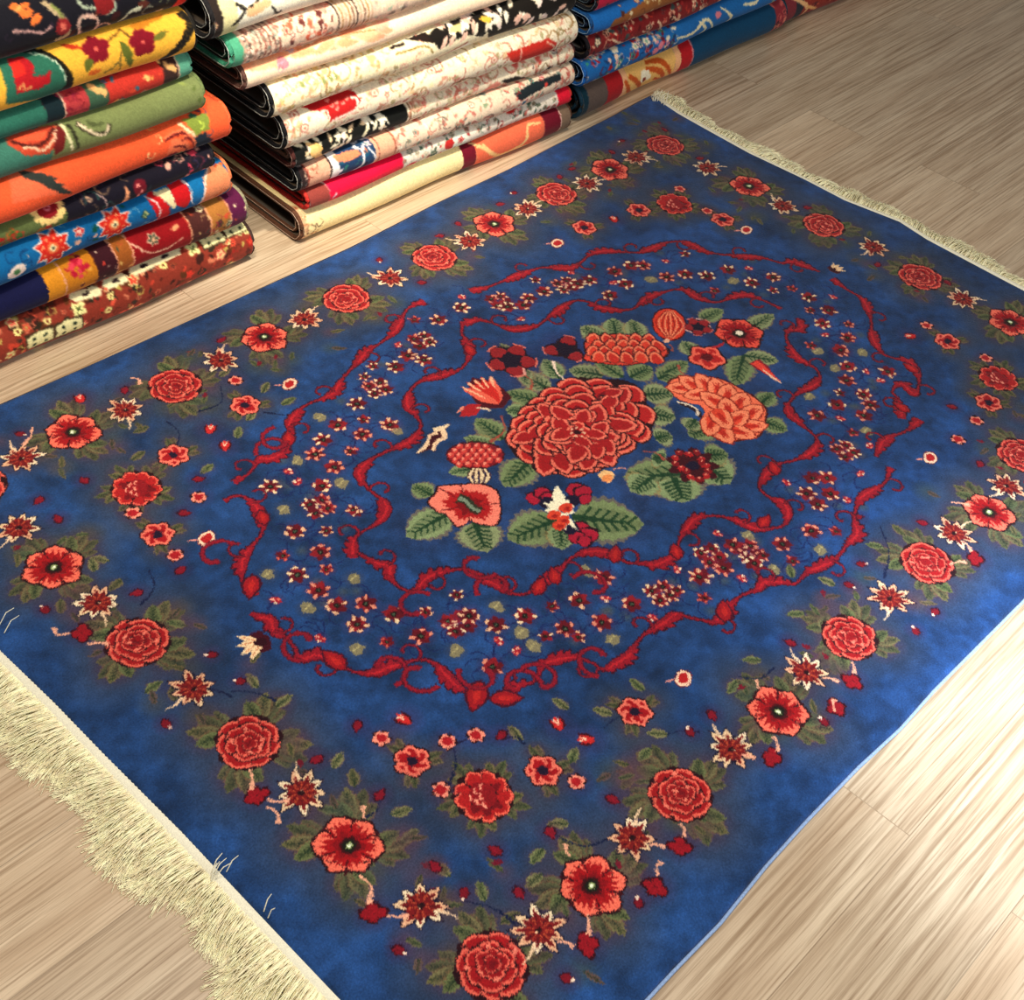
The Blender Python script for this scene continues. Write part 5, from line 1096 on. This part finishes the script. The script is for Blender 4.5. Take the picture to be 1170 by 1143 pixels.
folded(SM, X(SM, 279, 95), X(SM, 648, -8), ZM[6], ZM[7], '#f6d9b8', p_m7, 'smooth peach folded carpet, pale and almost plain, near the top of the middle stack', '#5a3c34', seed=27, setback=-.004, stitch='#a89080')
def p_m8(C, px, rng, a0, a1, H):
    C.a[:] = hx('#dcbfa4')
    x0 = px(276, 60)[0]; band_(C, a0-.1, x0, '#4c9c78', H, .006)
    x1, x2 = px(318, 48)[0], px(384, 22)[0]
    k = x0
    while k < x1: band_(C, k, k+.0035, ['#8c4c40', '#c88c78', '#6c5448'][rng.randint(3)], H, .006); k += .011
    scatter(C, rng, x0, x1, H, 160, .004, ['#5c4840', '#8c5c4c', '#f0dcc8', '#7c8474'], -1)
    scatter(C, rng, x1, x2, H, 130, .007, ['#cc5c40', '#e0806c', '#e8c8b0', '#5c2c28', '#c8a890', '#e8d8c0'], -1)
    k = x2
    while k < px(425, 8)[0]: band_(C, k, k+.004, ['#7c5c48', '#a87c50', '#4c3c34', '#c89c80'][rng.randint(4)], H, .006); k += .009
    scatter(C, rng, px(425, 8)[0], a1, H, 200, .006, ['#c8a898', '#8c7868', '#b8988c', '#e8dcc0', '#9cac90'], -1)
folded(SM, X(SM, 262, 65), X(SM, 640, -30), ZM[7], ZM[8], '#dcbfa4', p_m8, 'pinkish brown folded carpet with a green bound end, near the top of the middle stack', '#3f9070', seed=28, setback=-.006, stitch='#b8c0b8', inner_end='#123c2c')
def p_m9(C, px, rng, a0, a1, H):
    C.a[:] = hx('#f4eed4')
    band_(C, a0-.1, px(250, 12)[0], '#2a201c', H, .004); band_(C, px(250, 12)[0], px(268, 14)[0], '#d8d098', H, .004)
    C.line(PX(px, [(266, 4), (276, 12), (270, 22), (262, 30)]), .006, '#161210'); C.line(PX(px, [(276, 12), (290, 4), (300, -4)]), .004, '#161210'); C.line(PX(px, [(308, 8), (316, 16), (322, 13)]), .005, '#161210')
    for x, y in [(292, 10), (300, 6), (286, 14)]: C.fill(ell(px(x, y), .014, .010, 0, 9, .2, 0, rng), '#eab684')
    scatter(C, rng, a0, a1, H, 30, .006, ['#e8a080', '#c8b080', '#2c201c'], -1)
folded(SM, X(SM, 238, 18), X(SM, 630, -60), ZM[8], ZM[9], '#f4eed4', p_m9, 'ivory folded carpet with black vines, topmost in the middle stack', '#1c1a1c', seed=29, setback=-.010)

# --- right stack
ZR = [0, .094, .160, .222, .276, .345]
def p_r1(C, px, rng, a0, a1, H):
    C.a[:] = hx('#0f4060')
    xs = [px(x, y)[0] for x, y in ((672, 118), (694, 110), (712, 104), (718, 100), (772, 78), (778, 76), (790, 72))]
    band_(C, a0-.1, xs[0], '#0c2c38', H); band_(C, xs[0], xs[1], '#5c4c44', H); band_(C, xs[1], xs[2], '#a81c20', H); band_(C, xs[2], xs[3], '#f0b07c', H); band_(C, xs[3], xs[4], '#eab464', H)
    band_(C, xs[4], xs[5], '#f0b07c', H); band_(C, xs[5], xs[6], '#b41a22', H); band_(C, xs[6], xs[6]+.004, '#e08080', H)
    for pts in [[(716, 92), (724, 104), (728, 112)], [(722, 86), (732, 96), (736, 106)], [(742, 78), (756, 82), (764, 90)], [(744, 70), (760, 70), (772, 84)], [(750, 90), (760, 96)]]: C.line(PX(px, pts), [.010, .016, .006], '#c0501c')
    for i in range(9): C.fill(ell(px(736+8*rng.rand(), 84+12*rng.rand()), .011, .009, 0, 8), '#f2e4c4')
    C.fill(ell(px(738, 92), .007, .007, 0, 8), '#7c2418')
    xe = px(884, 26)[0]; band_(C, xe, xe+.05, '#8c2c34', H, .004); scatter(C, rng, xe, a1, H, 30, .008, ['#e09070', '#3c1420', '#c85c54'], -1)
folded(SR, .012, X(SR, 897, 22), ZR[0], ZR[1], '#0f4060', p_r1, 'deep teal folded carpet with red and golden bands, at the floor under the right stack', '#123040', seed=41, setback=0, stitch=None)
def p_r2(C, px, rng, a0, a1, H):
    C.a[:] = hx('#1c63a4')
    scatter(C, rng, a0, px(770, 56)[0], H, 220, .008, ['#e8d8b8', '#a82028', '#e0909c', '#3c8c78', '#1c3c6c', '#6c1c2c', '#f0c8a8'], -1)
    for pts in [[(770, 44), (790, 38), (808, 22), (816, 40)], [(800, 24), (806, 34), (798, 44)], [(828, 8), (836, 20), (832, 30)], [(850, 6), (862, 4), (868, -4)]]: C.line(PX(px, pts), [.005, .011, .005], '#ecdcb0')
    for x, y in [(822, 18), (752, 52), (746, 58)]: C.fill(ell(px(x, y), .012, .011, 0, 9, .2, 0, rng), '#e07c88')
    scatter(C, rng, px(850, 10)[0], a1, H, 16, .008, ['#e8b860', '#f0dcb0'], 2)
folded(SR, .004, X(SR, 892, -10), ZR[1], ZR[2], '#1c63a4', p_r2, 'bright blue folded carpet with cream vines, second from the floor in the right stack', '#1c5ca4', seed=42, setback=-.004, stitch='#a8c4e0', inner_end='#10304c')
def p_r3(C, px, rng, a0, a1, H):
    C.a[:] = hx('#7c1f20')
    scatter(C, rng, a0, a1, H, 300, .008, ['#c83c2c', '#e8c8a0', '#3c1418', '#a82c2c', '#d89878', '#5c1418', '#3c4c48'], -1)
    for pts in [[(700, 44), (716, 52), (730, 44)], [(716, 50), (736, 46), (756, 34), (752, 22)], [(752, 46), (776, 32), (780, 20), (768, 18)], [(800, 6), (806, 16)]]: C.line(PX(px, pts), [.005, .009, .005], '#e8c49c')
folded(SR, .010, X(SR, 880, -22), ZR[2], ZR[3], '#7c1f20', p_r3, 'dark red folded carpet with beige scrolls, between two blue ones in the right stack', '#181418', seed=43, setback=.002, stitch=None)
def p_r4(C, px, rng, a0, a1, H):
    C.a[:] = hx('#1d6ab4')
    x1 = px(690, 34)[0]
    C.fill([(x1, -H-.08), (x1+.02, 0), (x1+.30, H*1.2), (a1+.1, H+.08), (a1+.1, -H-.08)], '#94582c')
    scatter(C, rng, x1+.05, a1, H, 130, .006, ['#d8b878', '#8c2420', '#e8d0a0', '#5c2c20', '#a84830'], -1)
folded(SR, .006, X(SR, 840, -40), ZR[3], ZR[4], '#1d6ab4', p_r4, 'plain bright blue folded carpet with a brown patterned part, high in the right stack', '#1a4c80', seed=44, setback=-.006, stitch='#98b8d0', inner_end='#12203c')
def p_r5(C, px, rng, a0, a1, H):
    C.a[:] = hx('#c81c40'); scatter(C, rng, px(672, 6)[0], a1, H, 60, .008, ['#f0c0b8', '#8c1024', '#e87890', '#3c2c3c'], -1)
folded(SR, .010, X(SR, 800, -60), ZR[4], ZR[5], '#c81c40', p_r5, 'crimson and pink folded carpet, topmost in the right stack', '#141820', seed=45, setback=.002, stitch='#607078')
def p_r6(C, px, rng, a0, a1, H):
    C.a[:] = hx('#8c3026')
    band_(C, a0-.1, a0+.05, '#7c2c34', H); band_(C, a0+.05, a0+.085, '#2c2c34', H)
    scatter(C, rng, a0+.09, a1, H, 120, .009, ['#b84c34', '#7c2420', '#c86c4c', '#5c2424'], -1)
    C.line(PX(px, [(912, -4), (924, 8), (920, 20)]), [.006, .014, .006], '#e8b078'); C.line(PX(px, [(936, 8), (924, 8)]), .010, '#e8a868')
folded(SR, X(SR, 899, 21), 1.75, ZR[0], ZR[1], '#8c3026', p_r6, 'brownish red folded carpet lying on the floor beyond the right stack', group='folded carpets on the floor beyond the stacks', end='#3c1c1c', seed=46, setback=.0, stitch=None)
